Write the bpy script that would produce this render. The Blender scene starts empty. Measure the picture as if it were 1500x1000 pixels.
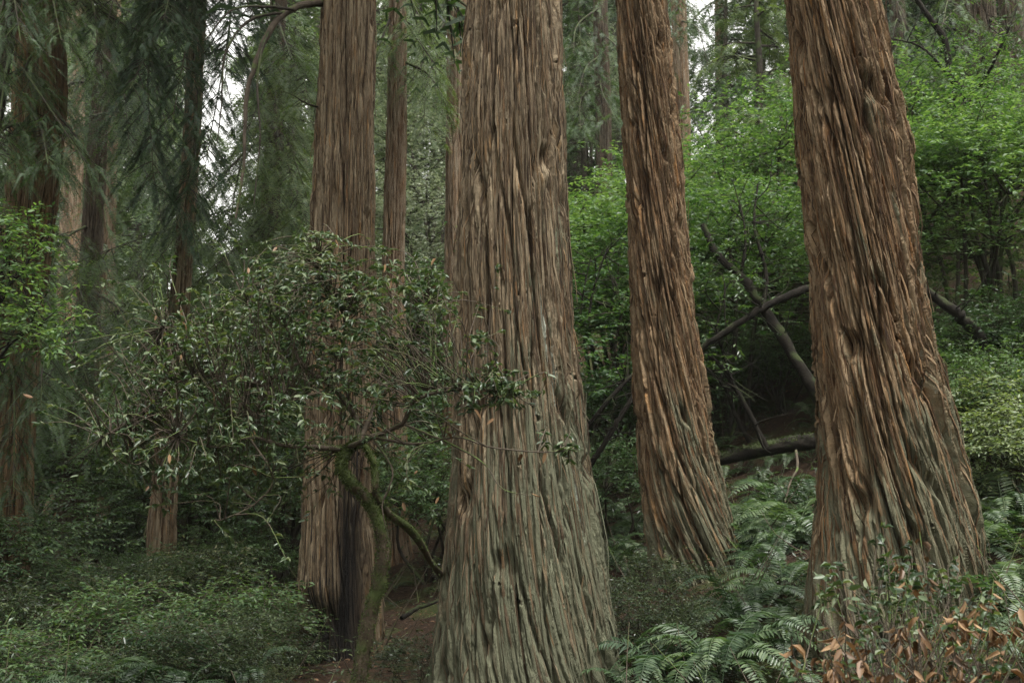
EXPOSURE=1.9; HAZE=0.0003
import bpy, math, random
import numpy as np
from mathutils import Vector

scene = bpy.context.scene
COL = scene.collection
R = np.random.default_rng(7)
PI = math.pi

# ------------------------------------------------------------------ camera
F = 1800.0                      # focal length in pixels of a 1500 px wide frame
CAM = np.array([0.0, 0.0, 2.4])
PITCH = math.atan(140 / F)
FWD = np.array([0, math.cos(PITCH), math.sin(PITCH)])
UP = np.array([0, -math.sin(PITCH), math.cos(PITCH)])

def at(px, py, D):
    """World point seen at photo pixel (px, py), D metres in front of the camera."""
    d = FWD + np.array([1.0, 0, 0]) * ((px - 750) / F) + UP * ((500 - py) / F)
    return CAM + d * (D / d[1])

def make_camera():
    cd = bpy.data.cameras.new('camera')
    cd.sensor_width = 36; cd.lens = F / 1500 * 36
    cd.clip_start = 0.1; cd.clip_end = 1200
    cd.dof.use_dof = True; cd.dof.focus_distance = 11.0; cd.dof.aperture_fstop = 3.2
    c = bpy.data.objects.new('camera', cd); COL.objects.link(c)
    c.location = CAM; c.rotation_euler = (PI / 2 + PITCH, 0, 0)
    scene.camera = c
make_camera()

# ------------------------------------------------------------------ noise
def _hash(ix, iy, seed):
    h = (ix.astype(np.int64) * 374761393 + iy.astype(np.int64) * 668265263 + seed * 974634777) & 0xFFFFFFFF
    h = ((h ^ (h >> 13)) * 1274126177) & 0xFFFFFFFF
    h = ((h ^ (h >> 16)) * 2246822519) & 0xFFFFFFFF
    return (h ^ (h >> 15)) & 0xFFFFFF

def rnd2(ix, iy, seed):
    return _hash(ix, iy, seed) / float(0xFFFFFF)

def perlin(x, y, seed=0):
    x = np.asarray(x, float); y = np.asarray(y, float)
    ix = np.floor(x); iy = np.floor(y); fx = x - ix; fy = y - iy
    u = fx * fx * fx * (fx * (fx * 6 - 15) + 10); v = fy * fy * fy * (fy * (fy * 6 - 15) + 10)
    def g(dx, dy):
        a = rnd2(ix + dx, iy + dy, seed) * 2 * PI
        return np.cos(a) * (fx - dx) + np.sin(a) * (fy - dy)
    return 1.4 * ((g(0, 0) * (1 - u) + g(1, 0) * u) * (1 - v) + (g(0, 1) * (1 - u) + g(1, 1) * u) * v)

def fbm(x, y, seed=0, octaves=4):
    s = 0; a = 0.5
    for k in range(octaves):
        s = s + a * perlin(x * 2 ** k, y * 2 ** k, seed + k * 17); a *= 0.5
    return s

def worley(x, y, seed):
    """F1, F2, cell random, offset across the cell."""
    ix = np.floor(x); iy = np.floor(y)
    f1 = np.full(x.shape, 9.0); f2 = np.full(x.shape, 9.0); cid = np.zeros(x.shape); ox = np.zeros(x.shape)
    for dx in (-1, 0, 1):
        for dy in (-2, -1, 0, 1):
            cx = ix + dx; cy = iy + dy
            px = cx + 0.5 + 0.9 * (rnd2(cx, cy, seed) - 0.5)
            py = cy + 0.5 + 0.9 * (rnd2(cx, cy, seed + 1) - 0.5) + rnd2(cx, cx * 0, seed + 3)   # columns are staggered
            d = np.hypot(x - px, y - py)
            near = d < f1
            f2 = np.where(near, f1, np.minimum(f2, d))
            cid = np.where(near, rnd2(cx, cy, seed + 2), cid)
            ox = np.where(near, x - px, ox)
            f1 = np.where(near, d, f1)
    return f1, f2, cid, ox

def sstep(a, b, x):
    t = np.clip((x - a) / (b - a), 0, 1)
    return t * t * (3 - 2 * t)

# ------------------------------------------------------------------ mesh building
def mesh_data(name, V, quads=None, tris=None, mat=None, smooth=False, attrs=None):
    V = np.ascontiguousarray(V, dtype=np.float32).reshape(-1, 3)
    q = np.zeros((0, 4), np.int32) if quads is None else np.asarray(quads, np.int32).reshape(-1, 4)
    t = np.zeros((0, 3), np.int32) if tris is None else np.asarray(tris, np.int32).reshape(-1, 3)
    me = bpy.data.meshes.new(name)
    me.vertices.add(len(V)); me.vertices.foreach_set('co', V.ravel())
    idx = np.concatenate([q.ravel(), t.ravel()]).astype(np.int32)
    me.loops.add(len(idx)); me.loops.foreach_set('vertex_index', idx)
    n = len(q) + len(t)
    tot = np.concatenate([np.full(len(q), 4), np.full(len(t), 3)]).astype(np.int32)
    start = np.concatenate([[0], np.cumsum(tot)[:-1]]).astype(np.int32) if n else np.zeros(0, np.int32)
    me.polygons.add(n); me.polygons.foreach_set('loop_start', start)
    if smooth: me.polygons.foreach_set('use_smooth', np.ones(n, bool))
    for k, a in (attrs or {}).items():
        a = np.asarray(a, np.float32)
        if a.ndim == 2:
            at_ = me.attributes.new(k, 'FLOAT_VECTOR', 'POINT'); at_.data.foreach_set('vector', a.ravel())
        else:
            at_ = me.attributes.new(k, 'FLOAT', 'POINT'); at_.data.foreach_set('value', a)
    me.update(calc_edges=True)
    if mat: me.materials.append(mat)
    return me

def obj(name, data, parent=None, label=None, cat=None, group=None, kind=None, loc=None, rz=0, scale=None):
    o = bpy.data.objects.new(name, data); COL.objects.link(o)
    if parent: o.parent = parent
    if label: o['label'] = label
    if cat: o['category'] = cat
    if group: o['group'] = group
    if kind: o['kind'] = kind
    if loc is not None: o.location = tuple(float(c) for c in loc)
    if rz: o.rotation_euler = (0, 0, rz)
    if scale is not None: o.scale = (scale,) * 3 if np.isscalar(scale) else scale
    return o

def thing(name, label, cat, group=None, loc=None, rz=0, scale=None):
    return obj(name, None, None, label, cat, group, None, loc, rz, scale)

class Geo:
    """Collects vertices, quads and triangles for ONE mesh."""
    def __init__(s): s.v = []; s.q = []; s.t = []; s.n = 0
    def add(s, V, Q=None, T=None):
        V = np.asarray(V, np.float32).reshape(-1, 3)
        if Q is not None and len(Q): s.q.append(np.asarray(Q, np.int64).reshape(-1, 4) + s.n)
        if T is not None and len(T): s.t.append(np.asarray(T, np.int64).reshape(-1, 3) + s.n)
        s.v.append(V); s.n += len(V)
    def arrays(s):
        return (np.concatenate(s.v) if s.v else np.zeros((0, 3)),
                np.concatenate(s.q) if s.q else np.zeros((0, 4), int), np.concatenate(s.t) if s.t else np.zeros((0, 3), int))
    def data(s, name, mat, smooth=False):
        V, Q, T = s.arrays(); return mesh_data(name, V, Q, T, mat, smooth)

def unit(a):
    return a / np.maximum(np.linalg.norm(a, axis=-1, keepdims=True), 1e-9)

# leaf outlines: (along, across, lift) points and faces
_OV = (np.array([[0, 0, 0], [.28, .42, .05], [.68, .36, .02], [1, 0, -.10], [.68, -.36, .02], [.28, -.42, .05], [.28, 0, -.04], [.68, 0, -.04]]),
       [[0, 6, 1, 1], [6, 7, 2, 1], [0, 5, 6, 6], [5, 4, 7, 6]], [[0, 6, 1], [7, 3, 2], [0, 5, 6], [4, 3, 7]])
LEAF_FULL = (_OV[0], np.array([[6, 7, 2, 1], [5, 4, 7, 6]]), np.array(_OV[2]))
LEAF_CURL = (_OV[0] * [1, .8, 1] + np.array([[0, 0, 0], [0, 0, .16], [-.06, 0, .05], [-.16, 0, -.30], [-.06, 0, .10], [0, 0, .14], [0, 0, 0], [-.05, 0, -.10]]), np.array([[6, 7, 2, 1], [5, 4, 7, 6]]), np.array(_OV[2]))
LEAF_FOLD = (np.array([[0, 0, 0], [.45, .46, .06], [1, 0, -.06], [.45, -.46, .06]]), np.zeros((0, 4), int), np.array([[0, 2, 1], [0, 3, 2]]))
LEAF_FLAT = (np.array([[0, 0, 0], [.42, .5, 0], [1, 0, 0], [.42, -.5, 0]]), np.array([[0, 3, 2, 1]]), np.zeros((0, 3), int))
NEEDLE = (np.array([[0, .5, 0], [0, -.5, 0], [1, -.25, 0], [1, .25, 0]]), np.array([[0, 1, 2, 3]]), np.zeros((0, 3), int))

def leaves(g, pos, along, normal, length, width, shape=LEAF_FOLD):
    """Adds one leaf per row; width is relative to length."""
    pos = np.asarray(pos, float).reshape(-1, 3); N = len(pos)
    if not N: return
    a = unit(np.broadcast_to(along, (N, 3))); n = np.broadcast_to(normal, (N, 3))
    s = unit(np.cross(n, a)); n = np.cross(a, s)
    L = np.broadcast_to(length, (N,))[:, None]; W = L * np.broadcast_to(width, (N,))[:, None]
    tp, tq, tt = shape; k = len(tp)
    V = (pos[:, None, :] + a[:, None, :] * (L * tp[None, :, 0])[..., None]
         + s[:, None, :] * (W * tp[None, :, 1])[..., None] + n[:, None, :] * (L * tp[None, :, 2])[..., None])
    off = (np.arange(N) * k)[:, None, None]
    g.add(V.reshape(-1, 3), (tq[None] + off).reshape(-1, 4) if len(tq) else None, (tt[None] + off).reshape(-1, 3) if len(tt) else None)

def tube(g, P, rad, sides=6, cap=False):
    P = np.asarray(P, float); n = len(P)
    rad = np.broadcast_to(np.asarray(rad, float), (n,))
    T = np.gradient(P, axis=0); T = unit(T)
    ref = np.array([0, 0, 1.0]) if abs(T[n // 2][2]) < 0.8 else np.array([1.0, 0, 0])
    B = unit(np.cross(T, ref)); N = np.cross(B, T)
    th = np.arange(sides) / sides * 2 * PI
    V = P[:, None] + rad[:, None, None] * (np.cos(th)[None, :, None] * B[:, None] + np.sin(th)[None, :, None] * N[:, None])
    i = np.arange(n - 1)[:, None] * sides; j = np.arange(sides)[None]
    Q = np.stack([i + j, i + (j + 1) % sides, i + sides + (j + 1) % sides, i + sides + j], -1).reshape(-1, 4)
    g.add(V.reshape(-1, 3), Q)

def spline(pts, n):
    """Catmull-Rom through pts (k, d), n samples."""
    pts = np.asarray(pts, float)
    if len(pts) == 2: return pts[0] + (pts[1] - pts[0]) * np.linspace(0, 1, n)[:, None]
    P = np.vstack([2 * pts[0] - pts[1], pts, 2 * pts[-1] - pts[-2]])
    u = np.linspace(0, len(pts) - 1 - 1e-6, n); i = u.astype(int); t = (u - i)[:, None]
    a, b, c, d = P[i], P[i + 1], P[i + 2], P[i + 3]
    return 0.5 * (2 * b + (c - a) * t + (2 * a - 5 * b + 4 * c - d) * t ** 2 + (3 * b - a - 3 * c + d) * t ** 3)

# ------------------------------------------------------------------ materials
def new_mat(name):
    m = bpy.data.materials.new(name); m.use_nodes = True
    nt = m.node_tree; nt.nodes.clear()
    return m, nt, nt.nodes, nt.links

def node(nt, kind, **kw):
    n = nt.nodes.new(kind)
    for k, v in kw.items(): setattr(n, k, v)
    return n

def ramp(nt, stops, fac):
    r = node(nt, 'ShaderNodeValToRGB')
    el = r.color_ramp.elements
    while len(el) < len(stops): el.new(0.5)
    for e, (p, c) in zip(el, stops): e.position = p; e.color = (*c, 1)
    nt.links.new(fac, r.inputs[0]); return r.outputs[0]

def mixc(nt, fac, a, b, mode='MIX'):
    m = node(nt, 'ShaderNodeMix', data_type='RGBA', blend_type=mode)
    for s, v in ((m.inputs[0], fac), (m.inputs[6], a), (m.inputs[7], b)):
        if isinstance(v, (int, float)): s.default_value = v
        elif isinstance(v, tuple): s.default_value = (*v, 1)
        else: nt.links.new(v, s)
    return m.outputs[2]

def mth(nt, op, a, b=0.0, clamp=False):
    m = node(nt, 'ShaderNodeMath', operation=op, use_clamp=clamp)
    for s, v in zip(m.inputs, (a, b)):
        if isinstance(v, (int, float)): s.default_value = v
        else: nt.links.new(v, s)
    return m.outputs[0]

def mapr(nt, v, a, b, c=0.0, d=1.0):
    m = node(nt, 'ShaderNodeMapRange')
    nt.links.new(v, m.inputs[0])
    for i, x in enumerate((a, b, c, d)): m.inputs[1 + i].default_value = x
    return m.outputs[0]

def noise(nt, vec, scale, detail=3, rough=.55, sx=(1, 1, 1)):
    mp = node(nt, 'ShaderNodeMapping'); mp.inputs[3].default_value = sx
    nt.links.new(vec, mp.inputs[0])
    n = node(nt, 'ShaderNodeTexNoise'); n.inputs['Scale'].default_value = scale
    n.inputs['Detail'].default_value = detail; n.inputs['Roughness'].default_value = rough
    nt.links.new(mp.outputs[0], n.inputs[0]); return n.outputs[0]

def leaf_mat(name, stops, rough=.45, trans=.3, tint=(1.5, 1.6, .6), spec=.5):
    m, nt, N, L = new_mat(name)
    geo = node(nt, 'ShaderNodeNewGeometry'); oi = node(nt, 'ShaderNodeObjectInfo')
    f = mth(nt, 'ADD', geo.outputs['Random Per Island'], mth(nt, 'MULTIPLY', mth(nt, 'SUBTRACT', oi.outputs['Random'], .5), .6), True)
    tc = node(nt, 'ShaderNodeTexCoord')
    big = noise(nt, tc.outputs['Object'], 1.6, 2)
    f = mth(nt, 'ADD', f, mth(nt, 'MULTIPLY', mth(nt, 'SUBTRACT', big, .5), .9), True)
    c = ramp(nt, stops, f)
    fine = noise(nt, tc.outputs['Object'], 60, 2)
    c = mixc(nt, mapr(nt, fine, .35, .7, 0, .35), c, mixc(nt, 1.0, c, (.55, .6, .5), 'MULTIPLY'))
    b = node(nt, 'ShaderNodeBsdfPrincipled')
    L.new(c, b.inputs['Base Color'])
    L.new(mapr(nt, geo.outputs['Random Per Island'], 0, 1, rough - .1, rough + .2), b.inputs['Roughness'])
    b.inputs['Specular IOR Level'].default_value = spec
    tr = node(nt, 'ShaderNodeBsdfTranslucent')
    L.new(mixc(nt, 1.0, c, tint, 'MULTIPLY'), tr.inputs[0])
    mx = node(nt, 'ShaderNodeMixShader'); mx.inputs[0].default_value = trans
    L.new(b.outputs[0], mx.inputs[1]); L.new(tr.outputs[0], mx.inputs[2])
    out = node(nt, 'ShaderNodeOutputMaterial'); L.new(mx.outputs[0], out.inputs[0])
    return m

def wood_mat(name, stops, moss=0.0, mosscol=(.05, .075, .02), rough=.85):
    m, nt, N, L = new_mat(name)
    tc = node(nt, 'ShaderNodeTexCoord'); geo = node(nt, 'ShaderNodeNewGeometry')
    n1 = noise(nt, tc.outputs['Object'], 9, 5, .65); n2 = noise(nt, tc.outputs['Object'], 45, 4, .6)
    c = ramp(nt, stops, n1)
    if moss:
        sp = node(nt, 'ShaderNodeSeparateXYZ'); L.new(geo.outputs['Normal'], sp.inputs[0])
        k = mth(nt, 'ADD', noise(nt, tc.outputs['Object'], 3.2, 4), mth(nt, 'MULTIPLY', sp.outputs[2], .12))
        c = mixc(nt, mapr(nt, k, .62 - moss * .3, .72 - moss * .3), c, mixc(nt, n2, mosscol, tuple(x * 2.0 for x in mosscol)))
    b = node(nt, 'ShaderNodeBsdfPrincipled'); L.new(c, b.inputs['Base Color']); b.inputs['Roughness'].default_value = rough
    b.inputs['Specular IOR Level'].default_value = .2
    bp = node(nt, 'ShaderNodeBump'); bp.inputs['Strength'].default_value = .8; bp.inputs['Distance'].default_value = .02
    L.new(mth(nt, 'ADD', n1, mth(nt, 'MULTIPLY', n2, .5)), bp.inputs['Height']); L.new(bp.outputs[0], b.inputs['Normal'])
    out = node(nt, 'ShaderNodeOutputMaterial'); L.new(b.outputs[0], out.inputs[0])
    return m

def bark_mat(name, dark, mid, tan, grey, moss_amt=.5, lichen_amt=.5, redder=.5):
    """Redwood bark. Mesh attributes: barkuv (metres along the grain), plate (random of the plate), ridge (relief: weathered tops, painted dark grooves), wet (algae)."""
    m, nt, N, L = new_mat(name)
    uv = node(nt, 'ShaderNodeAttribute', attribute_name='barkuv').outputs['Vector']
    plate = node(nt, 'ShaderNodeAttribute', attribute_name='plate').outputs['Fac']
    ridge = node(nt, 'ShaderNodeAttribute', attribute_name='ridge').outputs['Fac']
    algae = node(nt, 'ShaderNodeAttribute', attribute_name='algae').outputs['Fac']
    lich = node(nt, 'ShaderNodeAttribute', attribute_name='lichen').outputs['Fac']
    fib = noise(nt, uv, 1, 4, .65, (95, 5, 1)); fib2 = noise(nt, uv, 1, 5, .75, (260, 16, 1)); pat = noise(nt, uv, 1, 4, .6, (7, 1.6, 1))
    f = mth(nt, 'ADD', mth(nt, 'MULTIPLY', fib, .55), mth(nt, 'MULTIPLY', plate, .35))
    f = mth(nt, 'ADD', f, mth(nt, 'MULTIPLY', mth(nt, 'SUBTRACT', fib2, .5), .8))
    f = mth(nt, 'ADD', f, mth(nt, 'MULTIPLY', mth(nt, 'SUBTRACT', pat, .5), .55))
    c = ramp(nt, [(.12, dark), (.42, mid), (.72, tan)], f)
    # weathered outer faces of the plates go grey, freshly torn bark stays red
    wk = mth(nt, 'MULTIPLY', mapr(nt, mth(nt, 'ADD', pat, mth(nt, 'MULTIPLY', plate, .35)), .5, .8), mapr(nt, ridge, .35, .75))
    c = mixc(nt, mth(nt, 'MULTIPLY', wk, .7), c, mixc(nt, fib2, tuple(x * .6 for x in grey), tuple(x * 1.35 for x in grey)))
    rk = mth(nt, 'MULTIPLY', mapr(nt, noise(nt, uv, 1, 3, .6, (16, 1.1, 1)), .56, .68), redder)
    c = mixc(nt, rk, c, mixc(nt, 1.0, c, (1.35, .98, .60), 'MULTIPLY'))
    in_k = mapr(nt, ridge, .08, .5, .9, 0)  # dark inner bark, plus groove shade painted into the colour
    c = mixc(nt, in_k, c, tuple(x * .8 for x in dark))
    mk = mth(nt, 'MULTIPLY', mapr(nt, mth(nt, 'ADD', noise(nt, uv, 1, 6, .72, (4.5, .75, 1)), algae), .84, .98), moss_amt)
    mk = mth(nt, 'MULTIPLY', mk, mapr(nt, ridge, .2, .6, .25, 1))
    c = mixc(nt, mk, c, mixc(nt, fib2, (.072, .077, .044), (.16, .165, .112)))
    lk = mth(nt, 'MULTIPLY', mapr(nt, mth(nt, 'ADD', noise(nt, uv, 1, 6, .8, (55, 12, 1)), mth(nt, 'MULTIPLY', lich, .36)), .70, .80), lichen_amt)
    lk = mth(nt, 'MULTIPLY', lk, mapr(nt, ridge, .3, .6))
    c = mixc(nt, lk, c, (.30, .32, .265))
    charred = node(nt, 'ShaderNodeAttribute', attribute_name='char').outputs['Fac']
    c = mixc(nt, charred, c, mixc(nt, fib2, (.006, .0055, .005), (.022, .019, .017)))
    b = node(nt, 'ShaderNodeBsdfPrincipled'); L.new(c, b.inputs['Base Color']); b.inputs['Roughness'].default_value = .82
    b.inputs['Specular IOR Level'].default_value = .22
    bp = node(nt, 'ShaderNodeBump'); bp.inputs['Strength'].default_value = .9; bp.inputs['Distance'].default_value = .022
    L.new(mth(nt, 'ADD', mth(nt, 'ADD', fib, mth(nt, 'MULTIPLY', noise(nt, uv, 1, 4, .7, (55, 40, 1)), .35)), mth(nt, 'MULTIPLY', fib2, .7)), bp.inputs['Height']); L.new(bp.outputs[0], b.inputs['Normal'])
    out = node(nt, 'ShaderNodeOutputMaterial'); L.new(b.outputs[0], out.inputs[0])
    return m

M = {}
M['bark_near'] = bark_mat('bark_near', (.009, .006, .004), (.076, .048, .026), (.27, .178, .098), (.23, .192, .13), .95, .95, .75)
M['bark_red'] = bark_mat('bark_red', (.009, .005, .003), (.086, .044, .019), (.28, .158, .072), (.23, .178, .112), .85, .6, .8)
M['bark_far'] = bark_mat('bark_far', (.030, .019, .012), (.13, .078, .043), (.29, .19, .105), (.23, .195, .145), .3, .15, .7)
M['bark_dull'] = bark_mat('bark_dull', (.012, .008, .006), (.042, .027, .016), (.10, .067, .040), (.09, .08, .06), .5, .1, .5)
M['twig'] = wood_mat('twig', [(.3, (.035, .028, .02)), (.7, (.10, .08, .06))], .15)
M['mossy'] = wood_mat('mossy', [(.3, (.03, .024, .016)), (.7, (.085, .065, .042))], .6, (.028, .038, .011))
M['darkwood'] = wood_mat('darkwood', [(.3, (.016, .013, .010)), (.7, (.05, .042, .032))], .35, (.03, .04, .014))
M['shadewood'] = wood_mat('shadewood', [(.3, (.005, .0042, .0034)), (.7, (.018, .015, .011))], .12, (.02, .026, .010), rough=1.0)  # near-black wood, deep shade put into its base colour
M['needle'] = leaf_mat('needle', [(0, (.020, .042, .017)), (.5, (.042, .080, .030)), (1, (.085, .13, .05))], .55, .3)
M['needle_pale'] = leaf_mat('needle_pale', [(0, (.045, .078, .034)), (.5, (.085, .13, .058)), (1, (.15, .19, .09))], .55, .35)  # pale needles, brighter background light put into their colour
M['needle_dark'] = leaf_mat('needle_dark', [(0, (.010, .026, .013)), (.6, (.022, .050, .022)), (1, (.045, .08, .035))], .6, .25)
M['oak'] = leaf_mat('oak', [(0, (.014, .030, .012)), (.45, (.034, .064, .025)), (.85, (.072, .106, .046)), (1, (.11, .135, .068))], .38, .24, spec=.55)
M['brown'] = leaf_mat('brown', [(0, (.045, .024, .010)), (.5, (.135, .070, .028)), (1, (.26, .16, .08))], .55, .15, (1.2, 1, .7))
M['bright'] = leaf_mat('bright', [(0, (.016, .042, .015)), (.5, (.050, .106, .036)), (1, (.14, .215, .092))], .42, .4)
M['mid'] = leaf_mat('mid', [(0, (.013, .034, .012)), (.5, (.034, .074, .025)), (1, (.085, .14, .05))], .4, .33)
M['pale'] = leaf_mat('pale', [(0, (.045, .08, .035)), (.5, (.10, .145, .065)), (1, (.20, .24, .125))], .45, .35)
M['mist'] = leaf_mat('mist', [(0, (.07, .095, .06)), (.5, (.125, .155, .10)), (1, (.21, .235, .17))], .5, .35, (1.2, 1.25, .9))  # misty grey-green leaf, haze put into its colour
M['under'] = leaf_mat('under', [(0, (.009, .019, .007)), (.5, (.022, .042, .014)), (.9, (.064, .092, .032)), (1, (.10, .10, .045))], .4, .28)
M['fern'] = leaf_mat('fern', [(0, (.030, .058, .024)), (.5, (.064, .105, .046)), (1, (.125, .17, .085))], .42, .33, (1.3, 1.5, .7))
M['ferndark'] = leaf_mat('ferndark', [(0, (.018, .040, .017)), (.5, (.04, .074, .033)), (1, (.08, .12, .058))], .42, .3, (1.3, 1.5, .7))
M['mossleaf'] = leaf_mat('mossleaf', [(0, (.025, .04, .010)), (.5, (.05, .072, .018)), (1, (.09, .115, .035))], .8, .3)

# ------------------------------------------------------------------ ground
def splus(x, k=1.0):
    return np.logaddexp(0, np.asarray(x, float) / k) * k

def ground_z(x, y):
    x = np.asarray(x, float); y = np.asarray(y, float)
    lin = .30 * x + .10 * (y - 11) - .12
    z = splus(lin, .35) - .2
    extra = .36 * splus(y + x * .9 - 24, 2.0)
    extra = 9 * np.tanh(extra / 9)
    z = np.minimum(z, 8 + .06 * z) + extra * sstep(-8, 3, x + .12 * (y - 20))
    z = z + .22 * fbm(x * .23, y * .23, 3, 3) + .06 * perlin(x * 1.1, y * 1.1, 9)
    return z

def gz(x, y): return float(ground_z(np.array([x]), np.array([y]))[0])

def gpt(px, D):
    """Ground point under photo column px at depth D."""
    x = at(px, 640, D)[0]
    return np.array([x, D, gz(x, D)])

def make_ground():
    def axis(a, b, step, far):
        near = np.arange(a, b + step / 2, step); k = np.cumsum(step * 1.22 ** np.arange(1, 40)); k = k[k < far]
        return np.concatenate([(a - k)[::-1], near, b + k])
    xs = axis(-24, 24, .25, 320); ys = axis(-4, 50, .25, 420)
    X, Y = np.meshgrid(xs, ys); Z = ground_z(X, Y)
    nx = len(xs); i = np.arange(len(ys) - 1)[:, None] * nx; j = np.arange(nx - 1)[None]
    Q = np.stack([i + j, i + j + 1, i + nx + j + 1, i + nx + j], -1)
    m, nt, N, L = new_mat('forest_floor')
    tc = node(nt, 'ShaderNodeTexCoord'); v = tc.outputs['Object']
    c = ramp(nt, [(.3, (.014, .009, .006)), (.55, (.038, .023, .014)), (.75, (.08, .048, .028))], noise(nt, v, 14, 6, .7))
    c = mixc(nt, mapr(nt, noise(nt, v, 1.1, 4), .5, .62, 0, .7), c, mixc(nt, noise(nt, v, 30, 3), (.03, .045, .014), (.075, .09, .03)))
    b = node(nt, 'ShaderNodeBsdfPrincipled'); L.new(c, b.inputs['Base Color']); b.inputs['Roughness'].default_value = .9
    b.inputs['Specular IOR Level'].default_value = .15
    bp = node(nt, 'ShaderNodeBump'); bp.inputs['Strength'].default_value = 1; bp.inputs['Distance'].default_value = .05
    L.new(noise(nt, v, 22, 6, .7), bp.inputs['Height']); L.new(bp.outputs[0], b.inputs['Normal'])
    out = node(nt, 'ShaderNodeOutputMaterial'); L.new(b.outputs[0], out.inputs[0])
    obj('ground', mesh_data('ground', np.stack([X, Y, Z], -1), Q, None, m, True), kind='structure')
make_ground()

# ------------------------------------------------------------------ redwood trunks
def trunk_axis(prof, D, z_top, lean_top=None):
    """prof: (pixel row, left edge, right edge). Returns z -> centre x, radius functions on a table."""
    rows = np.array(prof, float)
    P = np.array([at((a + b) / 2, y, D) for y, a, b in rows]); r = (rows[:, 2] - rows[:, 1]) / 2 * D / F
    o = np.argsort(P[:, 2]); z = P[o, 2]; x = P[o, 0]; r = r[o]
    k = (x[-1] - x[max(0, len(x) - 3)]) / max(z[-1] - z[max(0, len(x) - 3)], .1)
    zt = np.array([z_top]); x = np.append(x, x[-1] + k * (z_top - z[-1])); r = np.append(r, r[-1] * .45); z = np.append(z, z_top)
    return z, x, r

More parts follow.
